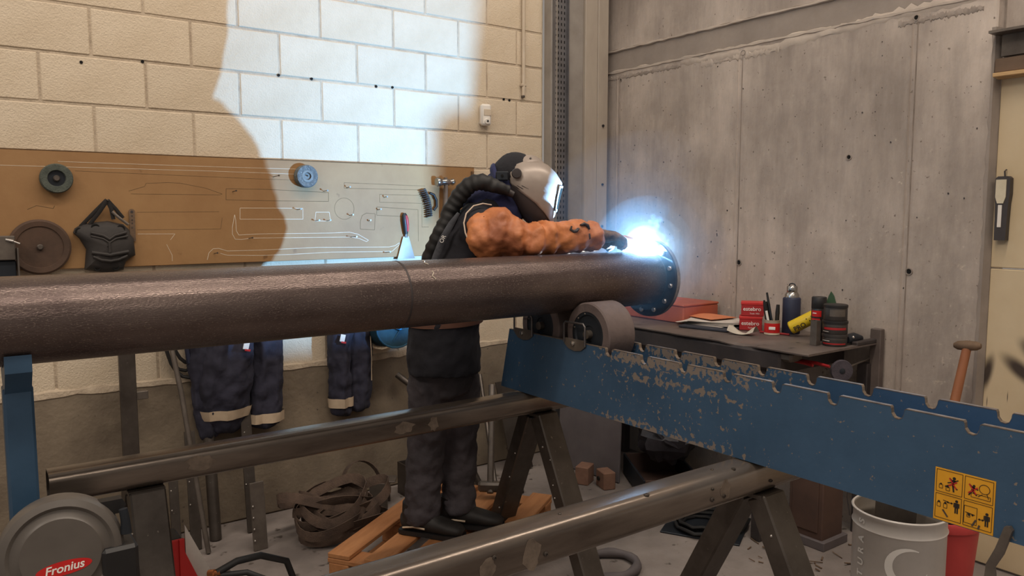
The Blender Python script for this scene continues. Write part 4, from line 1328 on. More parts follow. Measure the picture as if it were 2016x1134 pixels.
cn = thing('marker_can', 'small red and white tin holding markers and a cutter', 'tin', (3.205, 2.277, BZ))
G().lathe((3.205, 2.277, BZ + .001), (0, 0, 1), [(.036, 0), (.037, .002), (.036, .004), (.036, .068), (.038, .071), (.035, .071), (.034, .01)], 24, False).build('tin', M['conduit'], cn)
G().lathe((3.205, 2.277, BZ + .001), (0, 0, 1), [(.0364, .010), (.0364, .056)], 24, False).build('label_wrap', M['fronred'], cn)
dv = Vector((-3.20, -2.285, 0)).normalized()
G().box(Vector((3.205, 2.277, BZ + .034)) + dv * .0365, (.030, .004, .014), .001, (0, 0, math.atan2(dv.y, dv.x) + PI / 2)).build('label_mark', M['white_print'], cn)
for a, b2, r, m, lab in (((3.203, 2.29, BZ + .01), (3.20, 2.318, BZ + .155), .012, 'black', 'black cutter handle standing in the marker tin'), ((3.195, 2.277, BZ + .01), (3.175, 2.305, BZ + .165), .006, 'white_print', 'white marker standing in the marker tin'), ((3.21, 2.272, BZ + .01), (3.205, 2.312, BZ + .20), .006, 'hub', 'tallest thin dark marker standing in the marker tin'), ((3.215, 2.26, BZ + .01), (3.22, 2.258, BZ + .145), .010, 'ink', 'thick black marker at the right side of the marker tin')):
    t = thing('marker', lab, 'marker', a)
    a, b2 = Vector(a), Vector(b2)
    G().loft([a, a + (b2 - a) * .7], r, 10).build('barrel', M[m], t)
    G().loft([a + (b2 - a) * .68, b2], [r * 1.08, r * .8], 10).build('cap', M['black'], t)

fk = thing('flask', 'navy flask with a polished steel cap at the back of the bench', 'flask', (3.30, 2.245, BZ))
G().lathe((3.31, 2.245, BZ + .001), (0, 0, 1), [(.040, 0), (.042, .003), (.042, .168), (.040, .172), (.034, .176)], 32).build('body', M['navy'], fk)
G().lathe((3.31, 2.245, BZ + .001), (0, 0, 1), [(.034, .172), (.033, .188), (.026, .200), (.021, .203)], 32).build('shoulder', M['steelcap'], fk)
G().lathe((3.31, 2.245, BZ + .001), (0, 0, 1), [(.024, .201), (.025, .204), (.025, .226), (.020, .232), (.001, .232)], 28).build('cap', M['steelcap'], fk)
G().loft([(3.31, 2.262, BZ + .232), (3.31, 2.258, BZ + .240), (3.31, 2.245, BZ + .243), (3.31, 2.232, BZ + .240), (3.31, 2.228, BZ + .232)], .003, 8).build('loop', M['hub'], fk)

yc_ = thing('spray_can', 'yellow spray can leaning over on the bench next to the navy flask', 'spray can', (3.24, 2.15, BZ))
ya, yb = Vector((3.225, 2.188, BZ + .040)), Vector((3.305, 2.05, BZ + .135))
yd = (yb - ya).normalized()
G().lathe(ya, yd, [(.001, -.004), (.024, -.004), (.0295, 0), (.031, .003), (.031, .15), (.027, .162), (.018, .17), (.001, .17)], 32).build('can', M['yellowcan'], yc_)
sd = yd.cross(Vector((0, 0, 1))).normalized()
fr_ = Vector((-.81, -.585, 0))
nn = (fr_ - yd * fr_.dot(yd)).normalized()
upv = nn.cross(yd)
text_geo('PRO', .030, ya + yd * .042 + nn * .0316 - upv * .010, yd, -upv if upv.z < 0 else upv, bold=.0006).build('lettering', M['ink'], yc_, smooth=False)
for q, (f, s_) in enumerate(((.085, .010), (.095, -.004), (.11, .012), (.12, .0))):
    G().ball(ya + yd * f + nn * .0312 + upv * s_, .0028, 8, 6).build('scuff', M['ink'], yc_)

bs = thing('spray_can', 'black spray can with a red label standing beside the dark tins', 'spray can', (3.22, 2.035, BZ))
G().lathe((3.225, 2.045, BZ + .001), (0, 0, 1), [(.030, 0), (.0325, .003), (.0325, .145), (.030, .150)], 28).build('can', M['blackcan'], bs)
G().lathe((3.225, 2.045, BZ + .001), (0, 0, 1), [(.031, .146), (.033, .149), (.033, .196), (.030, .200), (.001, .200)], 28).build('cap', M['black'], bs)
cam_dir = Vector((-3.225, -2.045, 0)).normalized()
a0 = math.atan2(cam_dir.y, cam_dir.x)


def wrap(c, r, z0, z1, a_from, a_to, n=10):
    return G().sheet([[(c[0] + r * math.cos(a_from + (a_to - a_from) * k / n), c[1] + r * math.sin(a_from + (a_to - a_from) * k / n), z) for k in range(n + 1)] for z in (z0, z1)])


wrap((3.225, 2.045), .0329, BZ + .112, BZ + .140, a0 - 1.1, a0 + .35).build('red_label', M['fronred'], bs)
wrap((3.225, 2.045), .0329, BZ + .096, BZ + .104, a0 - 1.1, a0 + .2).build('red_line', M['fronred'], bs)
for zz in (.08, .062, .044, .026):
    wrap((3.225, 2.045), .0329, BZ + zz, BZ + zz + .007, a0 - 1.1, a0 - .5).build('white_line', M['white_print'], bs)
wrap((3.225, 2.045), .0331, BZ + .126, BZ + .130, a0 - .9, a0 - .3).build('white_line', M['white_print'], bs)


def round_tin(name, label, c, z, r, h, m, lidm, stripes):
    t = thing(name, label, 'tin', (c[0], c[1], z))
    G().lathe((c[0], c[1], z), (0, 0, 1), [(r * .97, 0), (r, .003), (r, h - .006), (r * .98, h - .004)], 32).build('body', M[m], t)
    G().lathe((c[0], c[1], z), (0, 0, 1), [(r * .98, h - .014), (r * 1.04, h - .012), (r * 1.04, h - .002), (r * .98, h), (r * .2, h)], 32).build('lid', M[lidm], t)
    ad = math.atan2(-c[1], -c[0])
    for zz, hh, mm, f, to in stripes:
        wrap(c, r + .0006, z + zz, z + zz + hh, ad + f, ad + to).build('print', M[mm], t)
    return t


round_tin('dark_tin', 'lowest dark tin of the stack of three on the bench', (3.165, 1.925), BZ + .001, .052, .052, 'darktin', 'darktin', [(.008, .006, 'redbox', -1.1, 1.0), (.022, .003, 'paper', -1.2, -.4), (.030, .002, 'greysteel', -1.2, 1.1)])
round_tin('dark_tin', 'middle dark tin of the stack of three on the bench', (3.165, 1.925), BZ + .0535, .052, .058, 'darktin', 'black', [(.010, .003, 'paper', -1.2, -.5), (.020, .010, 'redbox', -1.0, 1.0), (.036, .002, 'greysteel', -1.2, 1.1)])
round_tin('dark_tin', 'small topmost dark tin of the stack of three on the bench', (3.165, 1.925), BZ + .112, .049, .070, 'darktin', 'black', [(.020, .030, 'greysteel', -.5, .9)])
tq = thing('square_tube', 'short grey square tube standing on the bench in front of the tins', 'steel offcut', (3.095, 1.975, BZ))
for dx, dy, sx, sy in ((-.014, 0, .003, .031), (.014, 0, .003, .031), (0, -.014, .025, .003), (0, .014, .025, .003)):
    G().box((3.095 + dx, 1.975 + dy, BZ + .0555), (sx, sy, .11)).build('side', M['greysteel'], tq, smooth=False)
gt = thing('green_scraper', 'pointed green plastic piece sticking up behind the dark tins', 'plastic piece', (3.30, 2.0, BZ))
G().prism([(-.035, .0), (.04, .0), (.035, .12), (.012, .20), (-.002, .222), (-.012, .20), (-.03, .14)], (3.30, 2.03, BZ + .001), (.35, -.94, 0), (0, 0, 1), .008).build('blade', M['green'], gt, smooth=False)
gd = thing('angle_fitting', 'dark metal fitting lying on the bench right of the tins', 'fitting', (3.28, 1.90, BZ))
G().loft([(3.21, 1.90, BZ + .024), (3.27, 1.897, BZ + .026), (3.32, 1.893, BZ + .020)], [.020, .024, .014], 16).build('body', M['hub'], gd)
G().ball((3.235, 1.879, BZ + .034), .007, 10, 8).build('button', M['bolt'], gd)
rgt = thing('crumpled_rag', 'crumpled off-white rag lying on the front of the bench', 'rag', (3.08, 2.35, BZ))
random.seed(41)
rows = []
for i in range(9):
    a = i / 8
    rows.append([(3.03 + .06 * v / 5 + random.uniform(-.004, .004) + .05 * a, 2.405 - .115 * a + .015 * v / 5, BZ + .004 + .026 * math.sin(PI * v / 5) * (.5 + .5 * math.sin(a * 7 + 1)) + .016 * (2 * a - 1) ** 2) for v in range(6)])
G().sheet(rows).build('cloth', M['rag'], rgt, ang=80)
tag(G().loft([(3.205, 2.345, BZ + .005), (3.235, 2.20, BZ + .006)], .005, 8).build('red_pencil', M['redtool']), 'red pencil lying on the bench in front of the navy flask', 'pencil')
rk = thing('red_pliers', 'red plier handles sticking out from under the bench corner', 'pliers', (2.96, 1.9, .83))
G().loft([(2.955, 2.03, .846), (2.965, 1.93, .840), (2.96, 1.895, .836)], [.006, .008, .006], 10).build('handle', M['redtool'], rk)
G().loft([(2.975, 2.03, .846), (2.985, 1.90, .844), (2.98, 1.83, .840)], [.006, .008, .006], 10).build('handle', M['redtool'], rk)
hd = thing('abrasive_disc', 'grey abrasive disc on a peg at the end of the bench', 'grinding wheel', (3.06, 1.83, .77))
G().lathe((3.06, 1.828, .815), Vector((-.55, -.83, 0)), [(.008, 0), (.045, 0), (.047, .003), (.047, .014), (.045, .017), (.008, .017)], 32, False).build('disc', M['purplegrey'], hd)
G().lathe((3.06, 1.828, .815), Vector((-.55, -.83, 0)), [(.012, -.002), (.012, .019), (.005, .021), (.001, .021)], 14).build('hub', M['hub'], hd)
G().cyl((3.06, 1.828, .815), (3.39, 1.885, .822), .004, 8).build('peg', M['greysteel'], hd)

# below the bench
tag(G().box((2.92, 3.26, .365), (.012, .46, .72), .002, (0, .04, .12)).build('grey_sheet', M['brownsheet'], smooth=False), 'tall grey-brown sheet leaning under the workbench', 'sheet')
bb = thing('brick_block', 'dusty brown block at the left of the pair under the bench', 'block', (2.80, 3.15, 0))
G().box((2.795, 3.16, .05), (.10, .075, .10), .004, (0, 0, .5)).build('body', M['brick_red'], bb, smooth=False)
bb = thing('brick_block', 'dusty brown block with a notch at the right of the pair under the bench', 'block', (2.85, 3.05, 0))
G().box((2.838, 3.035, .047), (.07, .10, .094), .004, (0, 0, -.3)).build('body', M['brick_red'], bb, smooth=False)
G().cyl((2.799, 3.058, .05), (2.806, 3.056, .05), .012, 10).build('notch', M['hole'], bb)
bk = thing('scrap_crate', 'low dark metal crate of scrap under the workbench', 'crate', (3.08, 2.86, 0))
Rk = Euler((0, 0, -.55)).to_matrix()
cK = Vector((3.08, 2.86, 0))
G().box(cK + Vector((0, 0, .012)), (.30, .46, .016), .002, Rk).build('bottom', M['browncab'], bk, smooth=False)
for dx, dy, sx, sy in ((-.15, 0, .012, .46), (.15, 0, .012, .46), (0, -.23, .29, .012), (0, .23, .29, .012)):
    G().box(cK + Rk @ Vector((dx, dy, 0)) + Vector((0, 0, .065)), (sx, sy, .11), .002, Rk).build('side', M['hub'] if dx else M['browncab'], bk, smooth=False)
bgk = thing('black_sack', 'crumpled black plastic sack lying on the scrap crate', 'sack', (3.15, 2.90, .12))
random.seed(13)
g = G().ball((3.15, 2.90, .245), .14, 22, 12, (1, 1.15, .85))
g.v = [Vector((3.15, 2.90, .245)) + (p - Vector((3.15, 2.90, .245))) * (1 + .16 * math.sin(p.x * 60 + p.z * 40) * math.sin(p.y * 55) + random.uniform(-.05, .05)) for p in g.v]
g.build('sack', M['sackblack'], bgk, ang=25)
G().loft([(3.02, 2.86, .33), (3.05, 2.80, .27), (3.10, 2.76, .24), (3.16, 2.74, .26), (3.2, 2.73, .32)], .012, 8).build('knot', M['sackblack'], bgk)
bc = thing('brown_cabinet', 'narrow brown cabinet under the right end of the workbench', 'cabinet', (3.12, 1.95, 0))
G().box((3.14, 1.97, .31), (.16, .17, .58), .004).build('body', M['browncab'], bc, smooth=False)
G().box((3.057, 1.97, .32), (.006, .13, .50), .002).build('door', M['browncab'], bc, smooth=False)
G().box((3.14, 1.97, .02), (.19, .21, .04), .003).build('plinth', M['brownsheet'], bc, smooth=False)

# cables, ring and litter on the floor
cb_ = thing('floor_cables', 'tangle of black cables lying on a dark mat near the trestle', 'cables', (2.8, 2.4, 0))
G().box((2.86, 2.36, .005), (.34, .36, .008), .002, (0, 0, .5)).build('mat', M['hub'], cb_, smooth=False)
random.seed(17)
for k in range(5):
    r = .07 + .02 * k
    G().loft([(2.83 + .01 * k + r * 1.25 * math.cos(2 * PI * q / 18), 2.38 - .01 * k + r * math.sin(2 * PI * q / 18), .018 + .012 * (k % 3) + .004 * math.sin(3 * q)) for q in range(18)], .008, 8, (0, 0, 1), closed=True).build('cable', M['hoseblack'], cb_)
tag(G().loft([(2.17 + .13 * math.cos(2 * PI * q / 28), 2.30 + .11 * math.sin(2 * PI * q / 28), .020) for q in range(28)], [.019 + .003 * math.sin(q * 5) for q in range(28)], 10, (0, 0, 1), closed=True).build('rope_ring', M['brownsheet']), 'grey rope ring lying on the floor under the nearest trestle', 'ring')
random.seed(19)
g = G()
for k in range(90):
    x, y = random.uniform(2.7, 3.38), random.uniform(1.45, 2.1)
    if abs(x - 3.14) < .12 and abs(y - 1.97) < .13:
        continue
    a = random.uniform(0, PI)
    L_ = random.uniform(.01, .06)
    g.loft([(x, y, .003), (x + L_ * math.cos(a), y + L_ * math.sin(a), .003 + random.uniform(0, .01))], random.uniform(.0015, .004), 5)
lt = tag(g.build('floor_litter', M['rust']), 'scattered metal shavings and litter on the floor by the concrete wall', 'litter')
lt['kind'] = 'stuff'

# ------------------------------------------------------------------ buckets, mallet, work lamp at the right
WB = Vector((2.60, 1.315, 0))
wbk = thing('paint_bucket', 'white metal paint bucket with a pale ring logo and grey letters', 'bucket', WB)
G().lathe(WB + Vector((0, 0, .002)), (0, 0, 1), [(.140, 0), (.146, .004), (.146, .413), (.150, .420), (.146, .427), (.146, .460), (.151, .466), (.152, .473), (.148, .477), (.144, .474), (.142, .46), (.142, .02), (.001, .02)], 56, False).build('shell', M['bucket'], wbk)
G().lathe(WB + Vector((0, 0, .002)), (0, 0, 1), [(.1415, .47), (.1415, .428), (.139, .42), (.1415, .412), (.1415, .02)], 56, False).build('inside', M['bucket_in'], wbk)
aw = math.atan2(-WB.y, -WB.x)


def on_bucket(u, v):     # u metres around (positive to the right as seen from the room), v height
    a = aw + u / .146
    return (WB.x + .1472 * math.cos(a), WB.y + .1472 * math.sin(a), v)


g = G()
lo_, li_ = [], []
for k in range(25):
    a = math.radians(60 + 285 * k / 24)
    wv = .022 * math.sin(PI * k / 24) + .001
    lo_.append(on_bucket(.030 - .068 * math.cos(a) * -1, .325 + .068 * math.sin(a)))
    li_.append(on_bucket(.030 - (.066 - wv) * math.cos(a) * -1, .325 + (.066 - wv) * math.sin(a)))
g.sheet([lo_, li_]).build('ring_logo', M['greylogo'], wbk)
for i, ch in enumerate('TURAS'):
    z = (.262, .302, .342, .383, .445)[i]
    uu = -.125
    p = Vector(on_bucket(uu, z))
    a = aw + uu / .146
    nrm = Vector((math.cos(a), math.sin(a), 0))
    text_geo(ch, .036, p + nrm * .0012, (0, 0, 1), Vector((0, 0, 1)).cross(nrm) * -1, bold=.001).build('letter', M['white_print'], wbk, smooth=False)
G().loft([Vector(on_bucket(-.20, .43)) + Vector((0, .012, 0)), Vector(on_bucket(-.215, .49)) + Vector((-.005, .02, 0)), Vector(on_bucket(-.21, .54)) + Vector((0, .02, 0))], .0025, 6).build('wire_handle', M['wire'], wbk)
tag(G().box((2.60, 1.33, .40), (.15, .006, .52), .001, (.06, 0, -.55)).build('steel_plate', M['greysteel'], smooth=False), 'dark steel plate standing in the white paint bucket', 'steel plate')
RB = Vector((2.89, 1.315, 0))
rbk = thing('red_bucket', 'red plastic bucket of scrap paper behind the white paint bucket', 'bucket', RB)
G().lathe(RB + Vector((0, 0, .002)), (0, 0, 1), [(.100, 0), (.128, .36), (.138, .362), (.140, .385), (.136, .395), (.128, .395), (.125, .38), (.098, .02), (.001, .02)], 44, False).build('shell', M['redbucket'], rbk)
random.seed(23)
for k in range(9):
    a = random.uniform(0, 2 * PI)
    r = random.uniform(.01, .075)
    tag(G().box(RB + Vector((r * math.cos(a), r * math.sin(a), .362 + .006 * k % .03)), (.075, .05, .006), .001, (random.uniform(-.5, .5), random.uniform(-.5, .5), random.uniform(0, 3))).build('paper_scrap', M['paper'] if k % 2 else M['darktin'], smooth=False), 'crumpled packaging scraps in the red bucket', 'scrap', 'scraps in the red bucket')
tag(G().lathe(RB + Vector((0, 0, .05)), (0, 0, 1), [(.097, 0), (.119, .30), (.06, .308), (.001, .312)], 24).build('scrap_fill', M['darktin']), 'dark waste filling the red bucket beneath the scraps', 'waste')['kind'] = 'stuff'

ml = thing('wooden_mallet', 'mallet with a brown head and wooden handle standing against the concrete wall', 'mallet', (3.25, 1.44, 0))
ma_, mb_ = Vector((3.16, 1.52, .01)), Vector((3.345, 1.450, .945))
md = (mb_ - ma_).normalized()
G().loft([ma_, ma_ + md * .5, mb_], [.022, .020, .017], 14).build('handle', M['wood'], ml)
hxx = Vector((.1, -.98, .08)).normalized()
G().lathe(mb_, hxx, [(.001, -.052), (.010, -.050), (.018, -.036), (.021, 0), (.018, .036), (.010, .050), (.001, .052)], 18).build('head', M['rust'], ml)
lp = thing('work_lamp', 'dark grey handheld work lamp hung on the cream panel', 'lamp', (WX, 1.39, 1.37))
poly = [(-.021, -.128), (.021, -.128), (.022, -.05), (.024, .02), (.028, .06), (.027, .12), (.018, .128), (-.018, .128), (-.027, .12), (-.028, .06), (-.024, .02), (-.022, -.05)]
# its window faces the room
G().prism(poly, (WX + .032, 1.394, 1.50), (0, -1, .0), (0, 0, 1), .030).build('body', M['lampgrey'], lp, smooth=False)
G().prism([(-.019, .115), (-.019, .045), (-.011, .02), (.011, .02), (.019, .045), (.019, .115)], (WX + .004, 1.398, 1.50), (0, -1, 0), (0, 0, 1), .006).build('window', M['lampglass'], lp, smooth=False)
G().prism([(-.007, .014), (-.007, -.075), (.007, -.075), (.007, .014)], (WX + .004, 1.398, 1.50), (0, -1, 0), (0, 0, 1), .005).build('tube', M['white_plastic'], lp, smooth=False)
G().loft([(WX + .02, 1.394, 1.628), (WX + .015, 1.394, 1.648), (WX + .03, 1.394, 1.655)], .003, 8).build('hook', M['wire'], lp)

# ------------------------------------------------------------------ wire feeder at the lower left
FC = Vector((.183, 2.04, .685))
fdv = Vector((-.10, -.98, .14)).normalized()
wf = thing('wire_feeder', 'welding wire feeder with a round grey spool cover and red oval badge', 'welding machine', (.25, 2.2, .0))
G().lathe(FC - fdv * .06, fdv, [(.001, -.03), (.128, -.03), (.133, -.01), (.133, .040), (.127, .052), (.112, .058), (.104, .052), (.090, .054), (.084, .060), (.078, .060), (.001, .060)], 56).build('spool_cover', M['spool'], wf)
exf = Vector((.985, -.10, 0)).normalized()
exf = (Vector((1, 0, 0)) - fdv * fdv.x).normalized()
eyf = fdv.cross(exf)
if eyf.z < 0:
    eyf = -eyf
bcen = FC + fdv * .0006 + eyf * -.030 + exf * .004
tl = math.radians(4)
ex2 = exf * math.cos(tl) + eyf * math.sin(tl)
ey2 = eyf * math.cos(tl) - exf * math.sin(tl)
g = G().add([bcen + ex2 * (.058 * math.cos(2 * PI * k / 32)) + ey2 * (.0165 * math.sin(2 * PI * k / 32)) for k in range(32)], [tuple(range(32))])
badge = g.build('badge', M['fronred'], wf, smooth=False)
text_geo('Fronius', .027, bcen + fdv * .0006, ex2, ey2, bold=.0005, shear=.25).build('lettering', M['white_print'], badge, smooth=False)
G().box((.305, 2.10, .60), (.08, .16, .16), .008).build('drive_box', M['black'], wf, smooth=False)
G().prism([(0, .0), (.13, .012), (.14, .03), (.132, .046), (.06, .046), (0, .036)], (.19, 2.075, .735), (1, 0, 0), (0, 0, 1), -.03).build('bracket', M['black'], wf, smooth=False)
G().loft([(.318, 2.045, .765), (.322, 2.042, .735), (.322, 2.042, .705)], [.010, .0105, .013], 14).build('knob', M['hub'], wf)
G().box((.33, 2.49, .25), (.42, .10, .50), .008).build('cabinet', M['black'], wf, smooth=False)
G().box((.30, 2.28, .46), (.07, .24, .05), .006).build('carrier', M['black'], wf, smooth=False)
G().box((.33, 2.436, .43), (.425, .010, .14), .003).build('red_front', M['fronred'], wf, smooth=False)
G().prism([(-.02, -.10), (.05, -.10), (-.02, .08)], (.545, 2.436, .42), (1, 0, 0), (0, 0, 1), .012).build('red_wedge', M['fronred'], wf, smooth=False)
G().prism([(.0, -.13), (.10, -.13), (.0, .10)], (.545, 2.446, .44), (1, 0, 0), (0, 0, 1), .010).build('white_wedge', M['paper'], wf, smooth=False)
G().lathe((.60, 2.40, .385), (.6, -.6, .1), [(.011, 0), (.012, .02), (.008, .022), (.008, .04), (.001, .04)], 14).build('brass_coupling', M['copper'], wf)
G().loft([(.62, 2.38, .39), (.68, 2.38, .41), (.76, 2.40, .40), (.85, 2.42, .35), (.90, 2.46, .22), (.93, 2.5, .02)], .011, 10).build('cable', M['hoseblack'], wf)
G().loft([(.62, 2.38, .38), (.70, 2.35, .38), (.78, 2.34, .33), (.82, 2.36, .2), (.86, 2.4, .02)], .009, 10).build('cable', M['hoseblack'], wf)

# ------------------------------------------------------------------ sling, pallet, sledgehammer
sl = thing('lifting_sling', 'heap of folded brown webbing sling on the floor', 'sling', (1.42, 3.30, 0))
random.seed(29)
for k in range(11):
    cx_, cy_ = 1.40 + random.uniform(-.05, .06), 3.30 + random.uniform(-.05, .05)
    ra, rb = random.uniform(.13, .21), random.uniform(.09, .17)
    ph = random.uniform(0, 6)
    tl = random.uniform(-.25, .25)
    zc = .03 + .014 * k
    m_ = 26
    P = [(cx_ + ra * math.cos(2 * PI * q / m_ + tl), cy_ + rb * math.sin(2 * PI * q / m_), zc + .030 * math.sin(2 * PI * q / m_ * 2 + ph) * (.4 + k / 11) + .015) for q in range(m_)]
    P = [(x, y, max(.028, z)) for x, y, z in P]
    G().loft(P, [(.0035, .026)] * m_, 6, (0, .5 * math.sin(ph), 1), closed=True).build('loop', M['sling'], sl)
P = [(1.60 + .10 * math.cos(a), 3.45 + .05 * math.sin(a), .15 + .11 * math.sin(a)) for a in [PI * q / 12 for q in range(13)]]
G().loft(P, [(.0035, .026)] * 13, 6, (0, 1, .2)).build('loop', M['sling'], sl)

pa = math.radians(33.7)
PO = Vector((1.742, 2.711, 0))
pe = thing('wooden_pallet', 'orange-brown wooden pallet under the feet of the welder', 'pallet', PO, pa)
Rp = Euler((0, 0, pa)).to_matrix()
for y in (.38, .215, .062, -.165):
    G().box(PO + Rp @ Vector((.05, y, .133)), (.92, .098, .020), .003, Rp).build('deck_board', M['pallet'], pe, smooth=False)
for x in (-.36, .06, .46):
    G().box(PO + Rp @ Vector((x, .108, .112)), (.10, .645, .020), .003, Rp).build('cross_board', M['pallet'], pe, smooth=False)
    for y in (-.165, .062, .38):
        G().box(PO + Rp @ Vector((x, y, .062)), (.10, .09, .080), .003, Rp).build('spacer_block', M['pallet'], pe, smooth=False)
for y in (-.165, .062, .38):
    G().box(PO + Rp @ Vector((.05, y, .011)), (.92, .09, .020), .003, Rp).build('skid_board', M['pallet'], pe, smooth=False)
sh = thing('sledgehammer', 'sledgehammer with a grey steel head leaning beside the welder', 'sledgehammer', (2.02, 2.96, .15))
sa, sb = Vector((2.02, 2.95, .20)), Vector((2.19, 3.18, .62))
G().box(sa, (.115, .046, .046), .010, (0, .05, -.55)).build('head', M['greysteel'], sh, smooth=False)
G().loft([sa - (sb - sa) * .06, sa + (sb - sa) * .5, sb], [.016, .015, .017], 12).build('handle', M['greysteel'], sh)
for i, (a, b2, r, lab) in enumerate((((2.25, 3.42, .008), (2.14, 3.715, .60), .010, 'thin bar leaning on the wall behind the sledgehammer'), ((2.30, 3.30, .008), (2.47, 3.71, .55), .012, 'thicker bar leaning on the wall to the right behind the trestle leg'), ((2.13, 3.35, .012), (2.42, 3.22, .014), .011, 'short bar lying on the floor behind the sledgehammer'))):
    tag(G().loft([a, b2], r, 10).build('steel_bar', M['leg']), lab, 'steel bar')
tag(G().box((2.62, 3.58, .26), (.16, .012, .52), .001, (-.28, 0, .1)).build('scrap_sheet', M['leg'], smooth=False), 'dark steel sheet leaning on the wall behind the rear trestle', 'sheet')

# ------------------------------------------------------------------ the welder
YAW = math.radians(-36.04)
W0 = Vector((1.581, 2.683, 0))
TW = Matrix.Translation(W0) @ Euler((0, 0, YAW)).to_matrix().to_4x4()


def remesh(o, vox=.012, smooth=4):
    m = o.modifiers.new('remesh', 'REMESH')
    m.mode = 'VOXEL'
    m.voxel_size = vox
    m.use_smooth_shade = True
    s = o.modifiers.new('smooth', 'SMOOTH')
    s.iterations = smooth
    s.factor = .5
    return o


def wrinkle(o, strength, size, depth=2):
    tx = bpy.data.textures.new('cloth_folds', 'CLOUDS')
    tx.noise_scale = size
    tx.noise_depth = depth
    d = o.modifiers.new('folds', 'DISPLACE')
    d.texture = tx
    d.strength = strength
    d.mid_level = .5
    return o


def limb(g, pts, n=14, up=(0, 1, 0)):
    """pts: (x, y, z, r) or (x, y, z, ra, rb), with rounded ends"""
    P = [p[:3] for p in pts]
    R_ = [(p[3], p[4] if len(p) > 4 else p[3]) for p in pts]
    g.loft(P, R_, n, up)
    return g


PZ0 = .144
body = G()
# trunk, neck, head
limb(body, [(.02, .06, .86, .10, .12), (.02, .06, .98, .11, .13), (.04, .05, 1.12, .10, .13), (.10, .03, 1.28, .10, .16), (.17, .03, 1.42, .085, .17), (.21, .04, 1.49, .06, .09), (.25, .05, 1.55, .05, .055), (.30, .06, 1.60, .06, .06)], 18, (0, 1, 0))
body.ball((.32, .07, 1.615), .085, 18, 12, (1.05, .88, 1.0))
body.ball((.408, .07, 1.60), .012, 8, 6)
# legs
RL = [(-.02, .05, .90, .095), (-.03, .06, .72, .082), (-.05, .07, .53, .062), (-.068, .075, .38, .058), (-.08, .075, .22, .045), (-.07, .07, .19, .045)]
LL = [(.06, .13, .90, .095), (.07, .14, .72, .080), (.078, .15, .53, .062), (.075, .155, .38, .058), (.07, .155, .24, .045), (.08, .15, .20, .045)]
limb(body, RL)
limb(body, LL)
# arms
RA = [(.17, -.13, 1.41, .065), (.26, -.16, 1.40, .055), (.36, -.165, 1.385, .048), (.48, -.10, 1.385, .042), (.60, -.045, 1.385, .034), (.66, -.02, 1.385, .030)]
LA = [(.19, .16, 1.41, .060), (.25, .19, 1.37, .052), (.33, .195, 1.335, .046), (.45, .17, 1.345, .040), (.56, .13, 1.372, .032), (.63, .105, 1.38, .028)]
limb(body, RA, 14, (0, 0, 1))
limb(body, LA, 14, (0, 0, 1))
body.xf(TW)
person = body.build('person', M['skin'], origin=W0)
tag(person, 'person in black shirt, orange leather sleeves and welding helmet leaning over the pipe', 'person')
remesh(person, .012, 5)


def wear(g, name, m, ang=60):
    return g.xf(TW).build(name, M[m], person, ang=ang)


# trousers
g = G()
limb(g, [(.02, .08, .985, .125, .145), (.02, .085, .90, .135, .155), (.018, .09, .80, .125, .15), (.018, .09, .74, .10, .13)], 22, (0, 1, 0))
limb(g, [(-.018, .055, .88, .105), (-.032, .062, .74, .100), (-.042, .068, .62, .088), (-.055, .072, .53, .078), (-.066, .075, .42, .076), (-.074, .075, .32, .074), (-.080, .075, .235, .076), (-.078, .073, .195, .070)], 18, (0, 1, 0))
limb(g, [(.055, .13, .88, .100), (.068, .14, .74, .095), (.074, .145, .62, .084), (.078, .15, .53, .075), (.076, .155, .42, .072), (.073, .155, .32, .070), (.072, .153, .25, .072), (.076, .15, .205, .068)], 18, (0, 1, 0))
o = wear(g, 'trousers', 'trouser')
remesh(o, .011, 3)
wrinkle(o, .030, .05)
# shirt
g = G()
limb(g, [(.022, .06, .835, .150, .165), (.022, .06, .90, .152, .168), (.026, .055, 1.02, .142, .165), (.05, .045, 1.14, .132, .165), (.095, .035, 1.25, .128, .178), (.135, .02, 1.33, .130, .185), (.165, .015, 1.41, .108, .185), (.185, .025, 1.465, .090, .145), (.21, .04, 1.51, .068, .095)], 28, (0, 1, 0))
limb(g, [(.15, -.10, 1.42, .085), (.21, -.15, 1.41, .082), (.25, -.165, 1.405, .076)], 16, (0, 0, 1))
limb(g, [(.17, .13, 1.42, .080), (.21, .165, 1.395, .076)], 16, (0, 0, 1))
o = wear(g, 'shirt', 'shirt')
remesh(o, .011, 4)
wrinkle(o, .022, .07)
# leather belt band seen under the pipe
g = G().loft([(.025 + .155 * math.cos(2 * PI * k / 28), .06 + .172 * math.sin(2 * PI * k / 28), 1.055 + .006 * math.cos(2 * PI * k / 28)) for k in range(28)], [(.004, .022)] * 28, 6, (0, 0, 1), closed=True)
wear(g, 'leather_belt', 'belt')
# orange leather sleeves
g = G()
ctl = [(.172, -.150, 1.372, .078, .086), (.21, -.167, 1.394, .090, .096), (.25, -.175, 1.405, .084, .088), (.31, -.175, 1.394, .073, .074), (.37, -.165, 1.385, .068, .064), (.43, -.135, 1.387, .065, .060), (.50, -.10, 1.390, .063, .060), (.57, -.065, 1.392, .061, .059), (.615, -.04, 1.391, .060, .058), (.640, -.026, 1.389, .058, .056)]
rng = random.Random(51)
pts_ = []
for a_, b2_ in zip(ctl, ctl[1:]):
    for k in range(5):
        f_ = k / 5
        p_ = [u_ + (v_ - u_) * f_ for u_, v_ in zip(a_, b2_)]
        amp = .010 if .28 < p_[0] < .44 else .005
        d_ = amp * math.sin(p_[0] * 105) + rng.uniform(-.003, .003)
        pts_.append((p_[0], p_[1], p_[2] + .004 * math.sin(p_[0] * 60), p_[3] + d_, p_[4] + d_))
